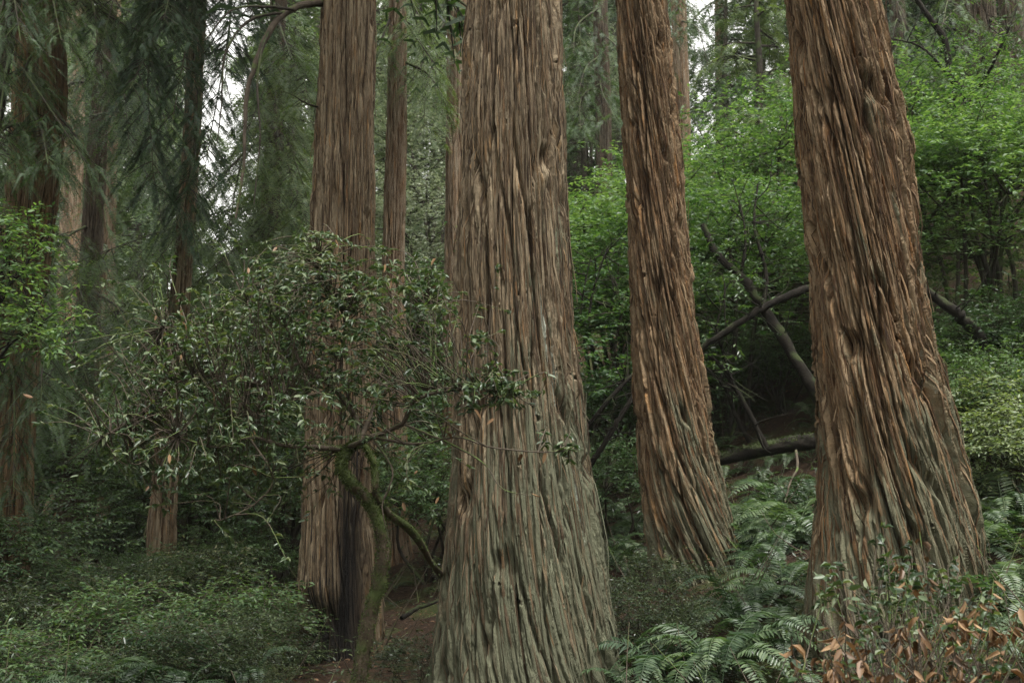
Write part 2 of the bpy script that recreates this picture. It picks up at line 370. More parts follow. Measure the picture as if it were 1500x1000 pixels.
def redwood_trunk(name, prof, D, mat, seed, z_top=24.0, cols=300, rows_vis=420, ridge_w=.10, ridge_l=1.3, amp=.035, twist=.0, lobes=.12,
                  strips=0, knots=0, algae=.0, lich=(), twist_low=0.0, pits=(), char=()):
    tz, tx, tr = trunk_axis(prof, D, z_top)
    xb = float(np.interp(tz[0], tz, tx)); zg = gz(xb, D)
    z0 = min(zg, tz[0]) - .35
    zv = at(750, -30, D)[2]                                      # top of what the frame sees
    zz = np.concatenate([np.linspace(z0, zv, rows_vis), np.linspace(zv, z_top, 14)[1:]])
    # smooth the table
    zs = np.linspace(z0, z_top, 400); ker = np.hanning(15); ker /= ker.sum()
    xs = np.interp(zs, tz, tx); rs = np.interp(zs, tz, tr)
    below = zs < tz[0]
    rs[below] += (tz[0] - zs[below]) * .25; xs[below] += (xs[~below][0] - xs[~below][8]) / max(zs[~below][8] - zs[~below][0], .01) * (tz[0] - zs[below]) * .5
    pad = lambda a: np.convolve(np.pad(a, 7, mode='edge'), ker, 'valid')
    xs, rs = pad(xs), pad(rs)
    cx = np.interp(zz, zs, xs); rr = np.interp(zz, zs, rs)
    R0 = float(np.median(tr[:-1]))
    # columns: dense on the side that faces the path
    nf = int(cols * .8); front = np.linspace(-PI / 2 - 1.85, -PI / 2 + 1.85, nf)
    back = np.linspace(-PI / 2 + 1.85, -PI / 2 - 1.85 + 2 * PI, cols - nf + 2)[1:]
    th = np.concatenate([front, back])
    TH, ZZ = np.meshgrid(th, zz); H = ZZ - zg
    A = (TH + PI / 2) * R0
    tw = twist + twist_low * np.exp(-np.maximum(H, 0) / 1.1)
    tint = np.concatenate([[0], np.cumsum(np.diff(zz) * .5 * ((twist + twist_low * np.exp(-np.maximum(zz - zg, 0) / 1.1))[1:] + (twist + twist_low * np.exp(-np.maximum(zz - zg, 0) / 1.1))[:-1]))])
    A = A + tint[:, None]
    rng = np.random.default_rng(seed)
    # knots push the grain aside
    kn = np.zeros(A.shape); kd = np.zeros(A.shape)
    spots = [(rng.uniform(-1.3, 1.3) * R0, rng.uniform(zg + .8, zv), rng.uniform(.02, .045)) for _ in range(knots)] + list(pits)
    A1 = A.copy()
    for ka, kz, ks in spots:
        dz = (ZZ - kz); da = A - tint[np.searchsorted(zz, kz) - 1] - ka
        e = np.exp(-(da / (ks * 1.5)) ** 2 - (dz / (ks * 2.4)) ** 2)
        A1 = A1 + da * e * -.2
        wob = ks * .9 * perlin(A / (ks * .8), ZZ / (ks * .8), seed + 77); da = da + wob; dz = dz + wob * .6
        kn = np.maximum(kn, np.exp(-(da / (ks * .75)) ** 2 - (dz / (ks * .42)) ** 2)); kd = np.maximum(kd, np.exp(-(da / (ks * 1.5)) ** 2 - (dz / (ks * 1.3)) ** 2))
    A1 = A1 + ridge_w * .20 * perlin(A / (ridge_w * 3), ZZ / 1.9, seed + 5) + .004 * perlin(A / .03, ZZ / .3, seed + 6) + .004 * perlin(A / .012, ZZ / .07, seed + 7)
    f1, f2, c1, o1 = worley(A1 / ridge_w, ZZ / ridge_l, seed + 11)
    p1 = sstep(.01, .15, f2 - f1)
    g1, g2, c2, o2 = worley(A1 / (ridge_w * .30) + 31, ZZ / (ridge_l * .42), seed + 21)
    k1, k2, c3, o3 = worley(A1 / .011 + 7, ZZ / .21, seed + 23)
    p2 = sstep(.0, .28, g2 - g1)
    fib = perlin(A1 / .011, ZZ / .16, seed + 31) + .6 * perlin(A1 / .006, ZZ / .10, seed + 32)
    steps = sstep(.3, .8, c2) * sstep(.0, .12, g2 - g1)                     # plates of torn layers
    low = fbm(A / .34, ZZ / 1.7, seed + 41, 3)
    h = p1 * (.60 + .30 * c1) + .18 * np.tanh(o1 * 2.2) * (rnd2(np.floor(c1 * 9999), np.zeros(c1.shape), seed) - .5) + .34 * p2 * (.3 + .7 * c2) + .12 * steps + .17 * sstep(0, .35, k2 - k1) * c3 + .05 * fib + .20 * low
    h = h + .10 * kd - 1.0 * kn
    disp = (h - np.percentile(h, 95)) * amp
    lob = lobes * np.exp(-np.maximum(H, 0) / .55) * (perlin(A / (R0 * .55), H * .35, seed + 51) * 1.3 + .1) + .05 * perlin(A / (R0 * .9), ZZ / 2.6, seed + 52)
    rad = rr[:, None] * (1 + lob) + disp
    for la, lz, lw, lh in char:                                   # burnt hollow
        rad = rad - .16 * np.exp(-(((TH + PI / 2) * R0 - la) / lw) ** 4 - ((ZZ - lz) / lh) ** 4)
    X = cx[:, None] + rad * np.cos(TH); Y = D + rad * np.sin(TH)
    V = np.stack([X, Y, ZZ], -1)
    nr, nc = ZZ.shape
    i = np.arange(nr - 1)[:, None] * nc; j = np.arange(nc - 1)[None]
    Q = np.stack([i + j, i + j + 1, i + nc + j + 1, i + nc + j], -1).reshape(-1, 4)
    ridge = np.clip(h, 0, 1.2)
    al = algae * (1.0 * np.exp(-np.maximum(H, 0) / 2.6)) + .22 * algae * sstep(-.5, 1.0, np.sin(TH + 2.2)) + .25 * fbm(A / .3, ZZ / 1.2, seed + 61, 3)
    li = np.zeros(A.shape)
    for la, lz, lw, lh, ls in lich:
        li += ls * np.exp(-((A - tint[np.searchsorted(zz, lz) - 1] - la) / lw) ** 2 - ((ZZ - lz) / lh) ** 2)
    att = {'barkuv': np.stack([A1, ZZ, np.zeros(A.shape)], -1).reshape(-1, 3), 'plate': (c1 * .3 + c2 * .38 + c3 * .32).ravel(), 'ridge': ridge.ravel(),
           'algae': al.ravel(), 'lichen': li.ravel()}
    ch = np.zeros(A.shape)
    for la, lz, lw, lh in char:
        ch += np.exp(-(((TH + PI / 2) * R0 - la) / lw) ** 4 - (np.maximum(np.abs(ZZ - lz) - .0, 0) / lh) ** 4)
    att['char'] = np.clip(ch + ch * .6 * fbm(A / .12, ZZ / .5, seed + 71, 3), 0, 1).ravel()
    VV = [V.reshape(-1, 3)]; QQ = [Q]; ats = {k: [v] for k, v in att.items()}; n = nr * nc
    # torn strips of bark, one end lifting off
    for q_ in range(strips):
        jj = int(rng.uniform(.02, .98) * nf); i0 = int(rng.uniform(.02, .93) * rows_vis); L = int(rng.uniform(.02, .17) * rows_vis) + 5
        i1 = min(i0 + L, rows_vis - 2); idx = np.linspace(i0, i1, 8).astype(int); up = rng.random() < .35; loose = rng.random() < .16
        s = np.linspace(0, 1, 8); s = s if up else 1 - s
        lift = (rng.uniform(.012, .055) * s ** 2.2 if loose else rng.uniform(.0, .010) * s) + rng.uniform(.001, .005)
        wd = rng.uniform(.004, .015) * np.clip(np.minimum(np.linspace(.12, 3, 8), np.linspace(3, .12, 8)), 0, 1) * rng.uniform(.75, 1.15, 8); sw = rng.uniform(-.05, .05) * s ** 2 if loose else np.zeros(8)
        a_ref = A1[i0, jj]; rows = []
        for k, ii in enumerate(idx):
            t_ = th[jj] - (tint[ii] - tint[i0]) / R0 + sw[k]
            r_ = np.interp(t_, front, rad[ii, :nf]) + lift[k]
            for sg in (-1, 0, 1):
                tt = t_ + sg * wd[k] / R0
                rows.append((cx[ii] + (r_ + (.005 if sg == 0 else -.001)) * math.cos(tt), D + (r_ + (.005 if sg == 0 else -.001)) * math.sin(tt), zz[ii]))
        VV.append(np.array(rows)); k = np.arange(7)[:, None] * 3; q = np.array([0, 1])[None]
        QQ.append(np.stack([k + q, k + q + 1, k + q + 4, k + q + 3], -1).reshape(-1, 4) + n); n += 24
        w = rng.random()
        ats['barkuv'].append(np.stack([np.full(24, a_ref + rng.uniform(0, 9)) + np.tile([-.01, 0, .01], 8), np.repeat(zz[idx], 3), np.zeros(24)], -1))
        ats['plate'].append(np.full(24, w)); ats['ridge'].append(np.full(24, .3 + .7 * rng.random())); ats['algae'].append(np.full(24, al[i0, jj] * rng.uniform(.4, 1.0))); ats['lichen'].append(np.zeros(24)); ats['char'].append(np.full(24, ch[i0, jj]))
    me = mesh_data(name, np.concatenate(VV), np.concatenate(QQ), None, mat, True, {k: np.concatenate(v) for k, v in ats.items()})
    info = dict(D=D, cx=lambda z: float(np.interp(z, zz, cx)), r=lambda z: float(np.interp(z, zz, rr)), zg=zg, z_top=z_top)
    return me, info

def simple_trunk(g, prof, D, seed, z_top, cols=26, rows=60, amp=.03, ridge_w=.09):
    pass
TREES = {}
def redwood(label, prof, D, mat, seed, group='tall redwoods', name='redwood_tree', **kw):
    tz = at(750, prof[-1][0], D)
    xb = at((prof[-1][1] + prof[-1][2]) / 2, prof[-1][0], D)[0]
    me, info = redwood_trunk('trunk', prof, D, M[mat], seed, **kw)
    root = thing(name, label, 'tree', group)
    obj('trunk', me, root)
    info['root'] = root
    return info

TREES['A'] = redwood('massive redwood in the middle with pale lichen streaks and a spreading mossy base',
    [(0, 683, 825), (100, 678, 827), (200, 673, 830), (300, 670, 833), (400, 668, 838), (500, 668, 845), (600, 667, 856), (700, 660, 868), (800, 652, 880), (900, 645, 893), (1000, 636, 912)],
    11.5, 'bark_near', 101, cols=640, rows_vis=900, ridge_w=.15, ridge_l=2.1, amp=.105, twist=.015, twist_low=.16, lobes=.10, strips=1900, knots=26, algae=.8,
    lich=[(.30, 3.35, .05, .55, 1.0), (.36, 2.9, .035, .35, .9), (.47, 1.9, .035, .5, .9), (.12, 2.6, .05, .4, .5)])
TREES['B'] = redwood('leaning redwood with deep spiralling bark ridges behind the brown-leaved shrub',
    [(0, 1147, 1290), (100, 1156, 1309), (200, 1166, 1328), (300, 1177, 1342), (400, 1188, 1356), (500, 1193, 1371), (600, 1197, 1390), (700, 1198, 1414), (780, 1194, 1432), (860, 1187, 1440), (900, 1184, 1446)],
    11.0, 'bark_red', 202, cols=640, rows_vis=860, ridge_w=.15, ridge_l=2.1, amp=.14, twist=.10, twist_low=.12, lobes=.14, strips=1700, knots=14, algae=.66,
    lich=[(.42, 2.0, .05, .6, .8), (.3, 3.2, .05, .8, .5)])
TREES['C'] = redwood('slimmer redwood on the slope between the massive redwood and the leaning one',
    [(0, 900, 978), (100, 905, 987), (200, 911, 996), (300, 917, 1005), (400, 922, 1016), (500, 926, 1028), (600, 930, 1043), (700, 936, 1060), (780, 944, 1078), (840, 955, 1090)],
    15.0, 'bark_red', 303, cols=420, rows_vis=620, ridge_w=.13, ridge_l=1.8, amp=.12, twist=.09, twist_low=.15, lobes=.14, strips=900, knots=8, algae=.55)
TREES['D'] = redwood('straight redwood standing behind the mossy crooked oak with a dark hollow at its foot',
    [(0, 470, 552), (150, 464, 551), (300, 456, 549), (450, 452, 549), (600, 448, 550), (750, 443, 553), (900, 437, 558), (960, 433, 562)],
    14.0, 'bark_near', 404, cols=420, rows_vis=620, ridge_w=.10, ridge_l=1.8, amp=.07, twist=.01, lobes=.12, strips=900, knots=14, algae=.25, char=[(.20, .75, .17, 1.15), (-.2, .1, .3, .5)])
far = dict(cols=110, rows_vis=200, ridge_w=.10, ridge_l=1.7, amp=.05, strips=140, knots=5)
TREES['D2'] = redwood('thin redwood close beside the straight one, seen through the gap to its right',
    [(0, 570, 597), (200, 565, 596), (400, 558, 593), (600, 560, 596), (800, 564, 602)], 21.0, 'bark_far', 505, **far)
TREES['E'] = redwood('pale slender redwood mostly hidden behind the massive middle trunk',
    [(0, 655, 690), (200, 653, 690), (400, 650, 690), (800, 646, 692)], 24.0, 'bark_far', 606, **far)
big = dict(far, cols=240, rows_vis=360, strips=450)
TREES['F'] = redwood('big shadowed redwood at the left edge with a sunlit reddish flank',
    [(0, 26, 96), (150, 20, 97), (300, 8, 84), (400, -4, 70), (600, -20, 52), (850, -40, 40)], 16.0, 'bark_red', 707, **big)
TREES['G'] = redwood('dark slanting redwood cut off by the corner at the upper left',
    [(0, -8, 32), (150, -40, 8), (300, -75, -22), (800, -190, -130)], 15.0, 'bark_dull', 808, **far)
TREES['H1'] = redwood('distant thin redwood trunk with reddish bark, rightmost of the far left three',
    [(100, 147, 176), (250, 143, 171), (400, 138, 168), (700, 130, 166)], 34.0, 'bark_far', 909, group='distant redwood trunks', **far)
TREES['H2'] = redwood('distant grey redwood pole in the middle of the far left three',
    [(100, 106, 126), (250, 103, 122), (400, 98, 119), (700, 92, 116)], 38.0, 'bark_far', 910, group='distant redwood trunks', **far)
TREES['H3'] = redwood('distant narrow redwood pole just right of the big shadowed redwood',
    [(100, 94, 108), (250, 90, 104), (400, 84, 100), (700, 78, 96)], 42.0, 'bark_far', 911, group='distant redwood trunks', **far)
TREES['I'] = redwood('dark redwood trunk rising from the shrubs at the lower left',
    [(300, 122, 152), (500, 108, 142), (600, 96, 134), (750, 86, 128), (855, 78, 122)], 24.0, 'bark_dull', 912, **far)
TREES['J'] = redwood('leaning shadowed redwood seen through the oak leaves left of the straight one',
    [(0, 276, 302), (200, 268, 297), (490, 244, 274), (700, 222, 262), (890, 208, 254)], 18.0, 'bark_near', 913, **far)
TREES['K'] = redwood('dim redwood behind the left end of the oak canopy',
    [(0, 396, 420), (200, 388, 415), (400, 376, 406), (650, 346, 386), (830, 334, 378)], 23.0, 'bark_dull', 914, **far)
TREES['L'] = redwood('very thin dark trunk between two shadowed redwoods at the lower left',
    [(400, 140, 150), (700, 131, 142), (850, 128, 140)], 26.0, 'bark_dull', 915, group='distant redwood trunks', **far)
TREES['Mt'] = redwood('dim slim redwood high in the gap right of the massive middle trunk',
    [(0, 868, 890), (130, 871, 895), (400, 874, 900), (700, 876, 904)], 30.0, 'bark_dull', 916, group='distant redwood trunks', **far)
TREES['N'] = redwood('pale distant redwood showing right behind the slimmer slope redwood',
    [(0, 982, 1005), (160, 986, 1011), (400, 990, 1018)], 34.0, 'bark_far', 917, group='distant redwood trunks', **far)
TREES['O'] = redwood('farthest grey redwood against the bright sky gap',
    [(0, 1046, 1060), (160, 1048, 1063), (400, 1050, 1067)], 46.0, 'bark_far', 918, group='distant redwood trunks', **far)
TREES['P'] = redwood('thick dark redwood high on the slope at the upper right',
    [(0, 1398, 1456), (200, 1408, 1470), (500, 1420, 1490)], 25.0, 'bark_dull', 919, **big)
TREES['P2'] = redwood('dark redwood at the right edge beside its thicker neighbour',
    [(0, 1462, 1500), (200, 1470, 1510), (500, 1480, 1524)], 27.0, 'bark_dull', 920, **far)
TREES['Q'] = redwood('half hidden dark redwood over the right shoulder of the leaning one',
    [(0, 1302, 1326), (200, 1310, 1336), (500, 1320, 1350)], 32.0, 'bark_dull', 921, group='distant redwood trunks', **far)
# ------------------------------------------------------------------ conifer boughs
def add_bough(wood, leaf, start, end, sag, n_lets, let_len, twig_len, needle, rng, m=9, hang=.45, r0=.03, twigs=6):
    """A redwood bough from start to end: branchlets left and right, twigs on them, flat rows of needles on each twig."""
    start = np.asarray(start, float); end = np.asarray(end, float); L = np.linalg.norm(end - start)
    mid = (start + end) / 2 + np.array([0, 0, sag * L]) + rng.normal(0, .04 * L, 3)
    P = spline([start, mid, end], 12)
    tube(wood, P, np.linspace(r0, r0 * .15, 12), 5)
    T = unit(np.gradient(P, axis=0))
    t = np.sort(rng.uniform(.12, 1.0, n_lets)); k = t * 11; i = np.minimum(k.astype(int), 10); f = (k - i)[:, None]
    S = P[i] * (1 - f) + P[i + 1] * f; B = T[i]
    side = unit(np.cross(B, [0, 0, 1.0])); sg = np.where(np.arange(n_lets) % 2 == 0, 1.0, -1.0)[:, None]
    Dl = unit(B * rng.uniform(.3, .8, (n_lets, 1)) + side * sg * rng.uniform(.5, 1, (n_lets, 1)) + rng.normal(0, .18, (n_lets, 3)) + np.array([0, 0, -1]) * rng.uniform(.1, .1 + hang, (n_lets, 1)))
    Ll = let_len * (1.05 - .55 * t) * rng.uniform(.6, 1.25, n_lets)
    for a in range(n_lets):
        s = np.linspace(0, 1, 5)[:, None]
        q = S[a] + Dl[a] * Ll[a] * s + np.array([0, 0, -1]) * hang * .7 * Ll[a] * s ** 2
        tube(wood, q, np.linspace(r0 * .28, r0 * .08, 5), 3)
    # twigs
    tt = rng.uniform(.15, 1.0, (n_lets, twigs)); sg2 = np.where(rng.random((n_lets, twigs)) < .5, 1., -1.)
    TS = S[:, None] + Dl[:, None] * (Ll[:, None] * tt)[..., None] + np.array([0, 0, -1]) * (hang * .7 * Ll[:, None] * tt ** 2)[..., None]
    sd = unit(np.cross(Dl, [0, 0, 1.0]) + 1e-6)
    TD = unit(Dl[:, None] * rng.uniform(.5, 1, (n_lets, twigs, 1)) + sd[:, None] * sg2[..., None] * rng.uniform(.3, 1, (n_lets, twigs, 1))
              + np.array([0, 0, -1]) * rng.uniform(.0, .25 + hang, (n_lets, twigs, 1)) + rng.normal(0, .1, (n_lets, twigs, 3)))
    TL = twig_len * rng.uniform(.6, 1.3, (n_lets, twigs))
    TS = TS.reshape(-1, 3); TD = TD.reshape(-1, 3); TL = TL.ravel()
    needles_on(leaf, TS, TD, TL, needle, m, hang, rng)

def needles_on(leaf, TS, TD, TL, needle, m, hang, rng, wrel=.30):
    n = len(TS); s = np.linspace(.06, 1, m)
    pos = TS[:, None] + TD[:, None] * (TL[:, None] * s)[..., None] + np.array([0, 0, -1]) * (hang * .35 * TL[:, None] * s ** 2)[..., None]
    sd = unit(np.cross(TD, [0, 0, 1.0]) + 1e-6); nrm = unit(np.cross(sd, TD) + rng.normal(0, .35, (n, 3)))
    sd = unit(np.cross(TD, nrm))
    for g in (1, -1):
        al = unit(TD[:, None] * .55 + g * sd[:, None] + rng.normal(0, .12, (n, m, 3)))
        ln = needle * (1.05 - .5 * s[None]) * rng.uniform(.8, 1.2, (n, m))
        leaves(leaf, pos.reshape(-1, 3), al.reshape(-1, 3), np.repeat(nrm, m, 0), ln.ravel(), wrel, NEEDLE)

def conifer_crown(seed, r_base, z0, z1, n, reach, droop=.3, needle=.07, m=5, lets=14, twigs=5, top=.25, let_len=.9, twig_len=.34):
    """Boughs around an upright stem at the origin; returns wood, leaf geometry."""
    rng = np.random.default_rng(seed); wood, leaf = Geo(), Geo()
    for k in range(n):
        t = (k + rng.random()) / n; z = z0 + (z1 - z0) * t; a = rng.uniform(0, 2 * PI)
        l = reach * (1 - (1 - top) * t) * rng.uniform(.65, 1.15); d = np.array([math.cos(a), math.sin(a), 0])
        r = r_base * (1 - .8 * t) * .8
        s = d * r + np.array([0, 0, z]); e = d * (r + l) + np.array([0, 0, z - droop * l * rng.uniform(.5, 1.4)])
        add_bough(wood, leaf, s, e, .10, max(5, int(lets * l / reach + 2)), let_len * l / reach + .2, twig_len, needle, rng, m, .5, .02 + .012 * l, twigs)
    return wood, leaf

def conifer_trunk(h, r, seed):
    g = Geo(); rng = np.random.default_rng(seed)
    z = np.linspace(-.5, h, 14); P = np.stack([np.cumsum(rng.normal(0, .03, 14)), np.cumsum(rng.normal(0, .03, 14)), z], -1)
    P[:2, :2] = 0
    tube(g, P, np.maximum(r * (1 - z / h * .97), .012) * np.where(z < .3, 1.25, 1), 9); return g

FAR = []
for k in range(4):
    h = (24, 30, 19, 34)[k]
    w, l = conifer_crown(50 + k, .35, (1.5, 4, .8, 7)[k], h, (104, 116, 90, 116)[k], (3.6, 4.2, 3.0, 4.6)[k], .5, .17, 4, 15, 6, .2, 1.2, .55)
    FAR.append((conifer_trunk(h, (.32, .42, .24, .5)[k], k).data('trunk', M['bark_plain'] if 'bark_plain' in M else M['darkwood'], True), w.data('branchwork', M['darkwood'], True), l))
FARM = [{c: l.data('crown', M[c]) for c in ('needle', 'needle_pale', 'needle_dark')} for _, _, l in FAR]

def far_conifer(px, D, k, colour, label, group, s=1.0, rz=0.0, name='conifer_tree'):
    p = gpt(px, D); t = thing(name, label, 'tree', group, p, rz, s)
    obj('trunk', FAR[k][0], t); c = obj('crown', FARM[k][colour], t); obj('branchwork', FAR[k][1], c)
    return t

HAZY = 'hazy conifers of the far wood'
HL = 'hazy green conifer of the far wood closing the view between the redwood trunks'
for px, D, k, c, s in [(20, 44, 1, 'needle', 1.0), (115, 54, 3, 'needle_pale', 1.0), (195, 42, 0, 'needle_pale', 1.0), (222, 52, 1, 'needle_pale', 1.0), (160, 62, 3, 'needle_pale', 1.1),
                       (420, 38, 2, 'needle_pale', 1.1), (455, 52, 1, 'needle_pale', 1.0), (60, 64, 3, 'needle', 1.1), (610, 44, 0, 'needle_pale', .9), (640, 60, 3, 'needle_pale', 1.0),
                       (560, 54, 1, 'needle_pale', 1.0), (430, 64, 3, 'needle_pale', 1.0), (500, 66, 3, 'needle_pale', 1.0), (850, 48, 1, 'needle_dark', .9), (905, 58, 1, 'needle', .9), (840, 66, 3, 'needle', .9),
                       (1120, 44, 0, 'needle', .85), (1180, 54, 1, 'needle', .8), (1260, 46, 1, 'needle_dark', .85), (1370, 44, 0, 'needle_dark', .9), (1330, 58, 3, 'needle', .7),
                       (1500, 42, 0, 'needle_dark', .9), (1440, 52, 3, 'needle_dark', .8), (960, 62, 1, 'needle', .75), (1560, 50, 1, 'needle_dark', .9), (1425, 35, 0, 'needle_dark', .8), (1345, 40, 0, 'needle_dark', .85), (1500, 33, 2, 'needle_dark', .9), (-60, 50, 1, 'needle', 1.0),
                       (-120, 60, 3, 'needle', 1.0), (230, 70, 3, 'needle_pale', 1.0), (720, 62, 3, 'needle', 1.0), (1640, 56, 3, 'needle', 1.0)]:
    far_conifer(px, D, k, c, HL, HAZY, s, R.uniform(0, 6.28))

# nearer boughs that belong to trees named above: (pixel start, pixel end, depth start, depth end)
def boughs(tree, seed, specs, colour, needle=.035, m=11, lets=26, twigs=8, let_len=.75, twig_len=.24, hang=.55, sag=.06, r0=.03):
    rng = np.random.default_rng(seed)
    for (x0, y0, d0), (x1, y1, d1) in specs:
        w, l = Geo(), Geo()
        s, e = at(x0, y0, d0), at(x1, y1, d1)
        add_bough(w, l, s, e, sag, lets, let_len, twig_len, needle, rng, m, hang, r0, twigs)
        b = obj('bough', w.data('bough', M['darkwood'], True), tree['root'])
        obj('foliage', l.data('foliage', M[colour]), b)

# dark hanging boughs upper left (tree J), grey-green ones in front of F and G, pale ones sweeping down to the lower left
def far_wood():
    rng = np.random.default_rng(99); g = Geo(); arr = [conifer_crown(700 + k, .35, 1, 26, 60, 4.6, .5, .34, 3, 9, 5, .2, 1.3, .8)[1].arrays() for k in range(2)]
    for k in range(52):
        px = -500 + 2500 * (k + rng.uniform(.0, 1)) / 52; D = rng.uniform(72, 104); V, Q, T = arr[k % 2]
        s = rng.uniform(.95, 1.45)
        if 240 < px < 395: s *= .3
        if 990 < px < 1100: s *= .4
        p = gpt(px, D); a = rng.uniform(0, 6.28); c, d = math.cos(a) * s, math.sin(a) * s
        g.add(np.stack([V[:, 0] * c - V[:, 1] * d + p[0], V[:, 0] * d + V[:, 1] * c + p[1], V[:, 2] * s + p[2]], -1), Q, T)
    for k in range(70):                                           # the wood goes on unseen behind the viewpoint, added to block low light
        V, Q, T = arr[k % 2]; s = rng.uniform(.7, 1.1); a = rng.uniform(0, 6.28); c, d = math.cos(a) * s, math.sin(a) * s
        x, y = rng.uniform(-40, 40), rng.uniform(-34, -8); z = gz(x, y)
        g.add(np.stack([V[:, 0] * c - V[:, 1] * d + x, V[:, 0] * d + V[:, 1] * c + y, V[:, 2] * s + z], -1), Q, T)
    obj('far_wood', g.data('far_wood', M['needle_pale']), kind='stuff')
far_wood()
boughs(TREES['J'], 1, [((285, -60, 18), (190, 130, 14)), ((280, -150, 18), (250, 190, 14)), ((290, -90, 18), (330, 120, 15)), ((285, -10, 18), (225, 270, 15)), ((285, -200, 18), (150, 60, 14)),
                       ((290, -150, 18), (300, 250, 15)), ((285, 40, 18), (260, 330, 15.5)), ((290, -20, 18), (205, 60, 14.5)), ((284, -120, 18), (370, 30, 15)), ((284, -60, 18), (240, 30, 14))], 'needle_dark', lets=56, let_len=.85, needle=.032, m=14, twigs=10)
boughs(TREES['F'], 2, [((30, -60, 16), (-20, 110, 13)), ((60, -60, 16), (90, 60, 13)), ((20, 60, 16), (-10, 250, 13)), ((30, 100, 16), (120, 230, 13.5)), ((60, -30, 16), (150, 110, 14)), ((40, 180, 16), (-30, 330, 13)),
                       ((60, -120, 16), (30, 60, 12.5)), ((40, 150, 16), (70, 240, 13)), ((80, -20, 16), (190, 40, 14.5)), ((20, 350, 16), (-20, 520, 13.5)), ((20, 420, 16), (60, 600, 14)), ((10, 520, 16), (20, 720, 14))], 'needle', lets=32, let_len=.75, needle=.03, m=14, twigs=9)
boughs(TREES['K'], 3, [((395, 200, 23), (200, 420, 17)), ((392, 260, 23), (150, 470, 17)), ((390, 300, 23), (280, 420, 18)), ((395, 160, 23), (330, 360, 18)), ((392, 330, 23), (220, 520, 18)), ((390, 360, 23), (340, 470, 19)),
                       ((400, 120, 23), (440, 260, 19)), ((400, 180, 23), (450, 330, 19)), ((400, 60, 23), (450, 150, 19)), ((398, 40, 23), (360, 200, 19)), ((400, 0, 23), (430, 90, 19)), ((398, 230, 23), (420, 380, 19)), ((390, 380, 23), (170, 600, 17.5)),
                       ((392, 300, 23), (120, 380, 17))], 'needle_pale', needle=.055, m=9, lets=44, let_len=1.0, twig_len=.32)
boughs(TREES['I'], 4, [((135, 120, 24), (60, 260, 20)), ((135, 60, 24), (190, 230, 20)), ((128, 330, 24), (60, 450, 20)), ((125, 380, 24), (180, 520, 20)), ((120, 440, 24), (60, 570, 20)), ((118, 480, 24), (150, 640, 20)), ((135, 0, 24), (230, 130, 20)),
                       ((135, -50, 24), (60, 60, 20)), ((133, 170, 24), (240, 270, 20)), ((128, 420, 24), (240, 560, 21)), ((120, 520, 24), (20, 640, 20))], 'needle', needle=.06, m=8, lets=40, let_len=1.1, twig_len=.36)
boughs(TREES['H1'], 11, [((155, 60, 34), (x, y, 27)) for x, y in [(60, 180), (250, 180), (240, 330), (200, 90), (120, 60), (300, 60), (70, 450), (240, 450), (190, 500), (20, 60), (330, 420), (380, 100), (280, 520), (120, 560)]],
       'needle', needle=.075, m=8, lets=38, let_len=1.5, twig_len=.45)
boughs(TREES['D2'], 5, [((584, 20, 21), (640, 100, 20)), ((580, -30, 21), (625, 50, 20)), ((590, 90, 21), (655, 150, 20.5)), ((575, 20, 21), (545, 120, 20.5))], 'needle_pale', needle=.045, m=8, lets=20, let_len=.8)
boughs(TREES['E'], 6, [((665, -40, 24), (610, 60, 21)), ((665, 20, 24), (600, 130, 22)), ((660, 60, 24), (620, 200, 22)), ((668, -60, 24), (640, 20, 21))], 'needle_pale', needle=.05, m=8, lets=20, let_len=.9)
boughs(TREES['P'], 7, [((1420, 0, 25), (1350, 90, 22)), ((1440, 20, 25), (1480, 120, 22)), ((1430, -40, 25), (1380, 40, 21.5)), ((1430, 60, 25), (1390, 190, 22)), ((1450, 90, 25), (1500, 210, 22)), ((1440, -60, 25), (1520, 30, 22))], 'needle', needle=.05, m=8, lets=22, let_len=1.0)
boughs(TREES['Mt'], 8, [((880, 10, 30), (840, 80, 27)), ((882, 50, 30), (930, 110, 27)), ((882, 80, 30), (845, 150, 27)), ((880, -30, 30), (910, 20, 26)), ((885, 120, 30), (850, 190, 27)), ((883, 100, 30), (905, 180, 27))], 'needle', needle=.055, m=7, lets=18, let_len=.9)
boughs(TREES['Q'], 9, [((1315, 10, 32), (1370, 110, 29)), ((1318, 60, 32), (1350, 190, 28)), ((1310, -30, 32), (1340, 60, 28)), ((1320, 90, 32), (1400, 200, 29)), ((1318, 30, 32), (1290, 140, 29))], 'needle', needle=.055, m=7, lets=20, let_len=1.1)
boughs(TREES['N'], 10, [((995, -10, 34), (1030, 40, 31)), ((995, -30, 34), (960, 40, 31)), ((996, 30, 34), (1040, 110, 31)), ((995, 10, 34), (970, 90, 31))], 'needle', needle=.055, m=7, lets=16, let_len=.9)

# feathery young conifer standing on the slope, left of the leaning redwood
def slope_conifer(px, D, h, label, seed, colour, reach):
    w, l = conifer_crown(seed, .1, 1.2, h, 54, reach, .28, .07, 7, 15, 6, .08, .8, .3)
    t = thing('young_conifer', label, 'tree', 'young conifers on the slope', gpt(px, D))
    obj('trunk', conifer_trunk(h, .13, seed).data('trunk', M['darkwood'], True), t); c = obj('crown', l.data('crown', M[colour]), t); obj('branchwork', w.data('branchwork', M['darkwood'], True), c)
slope_conifer(1118, 29, 10.5, 'feathery young conifer on the slope left of the leaning redwood', 71, 'needle_pale', 2.3)
slope_conifer(1075, 36, 9.5, 'smaller young conifer behind the bright shrubs under the sky gap', 72, 'needle', 1.8)
slope_conifer(860, 33, 9, 'narrow young conifer in the gap right of the massive middle trunk', 73, 'needle', 1.7)

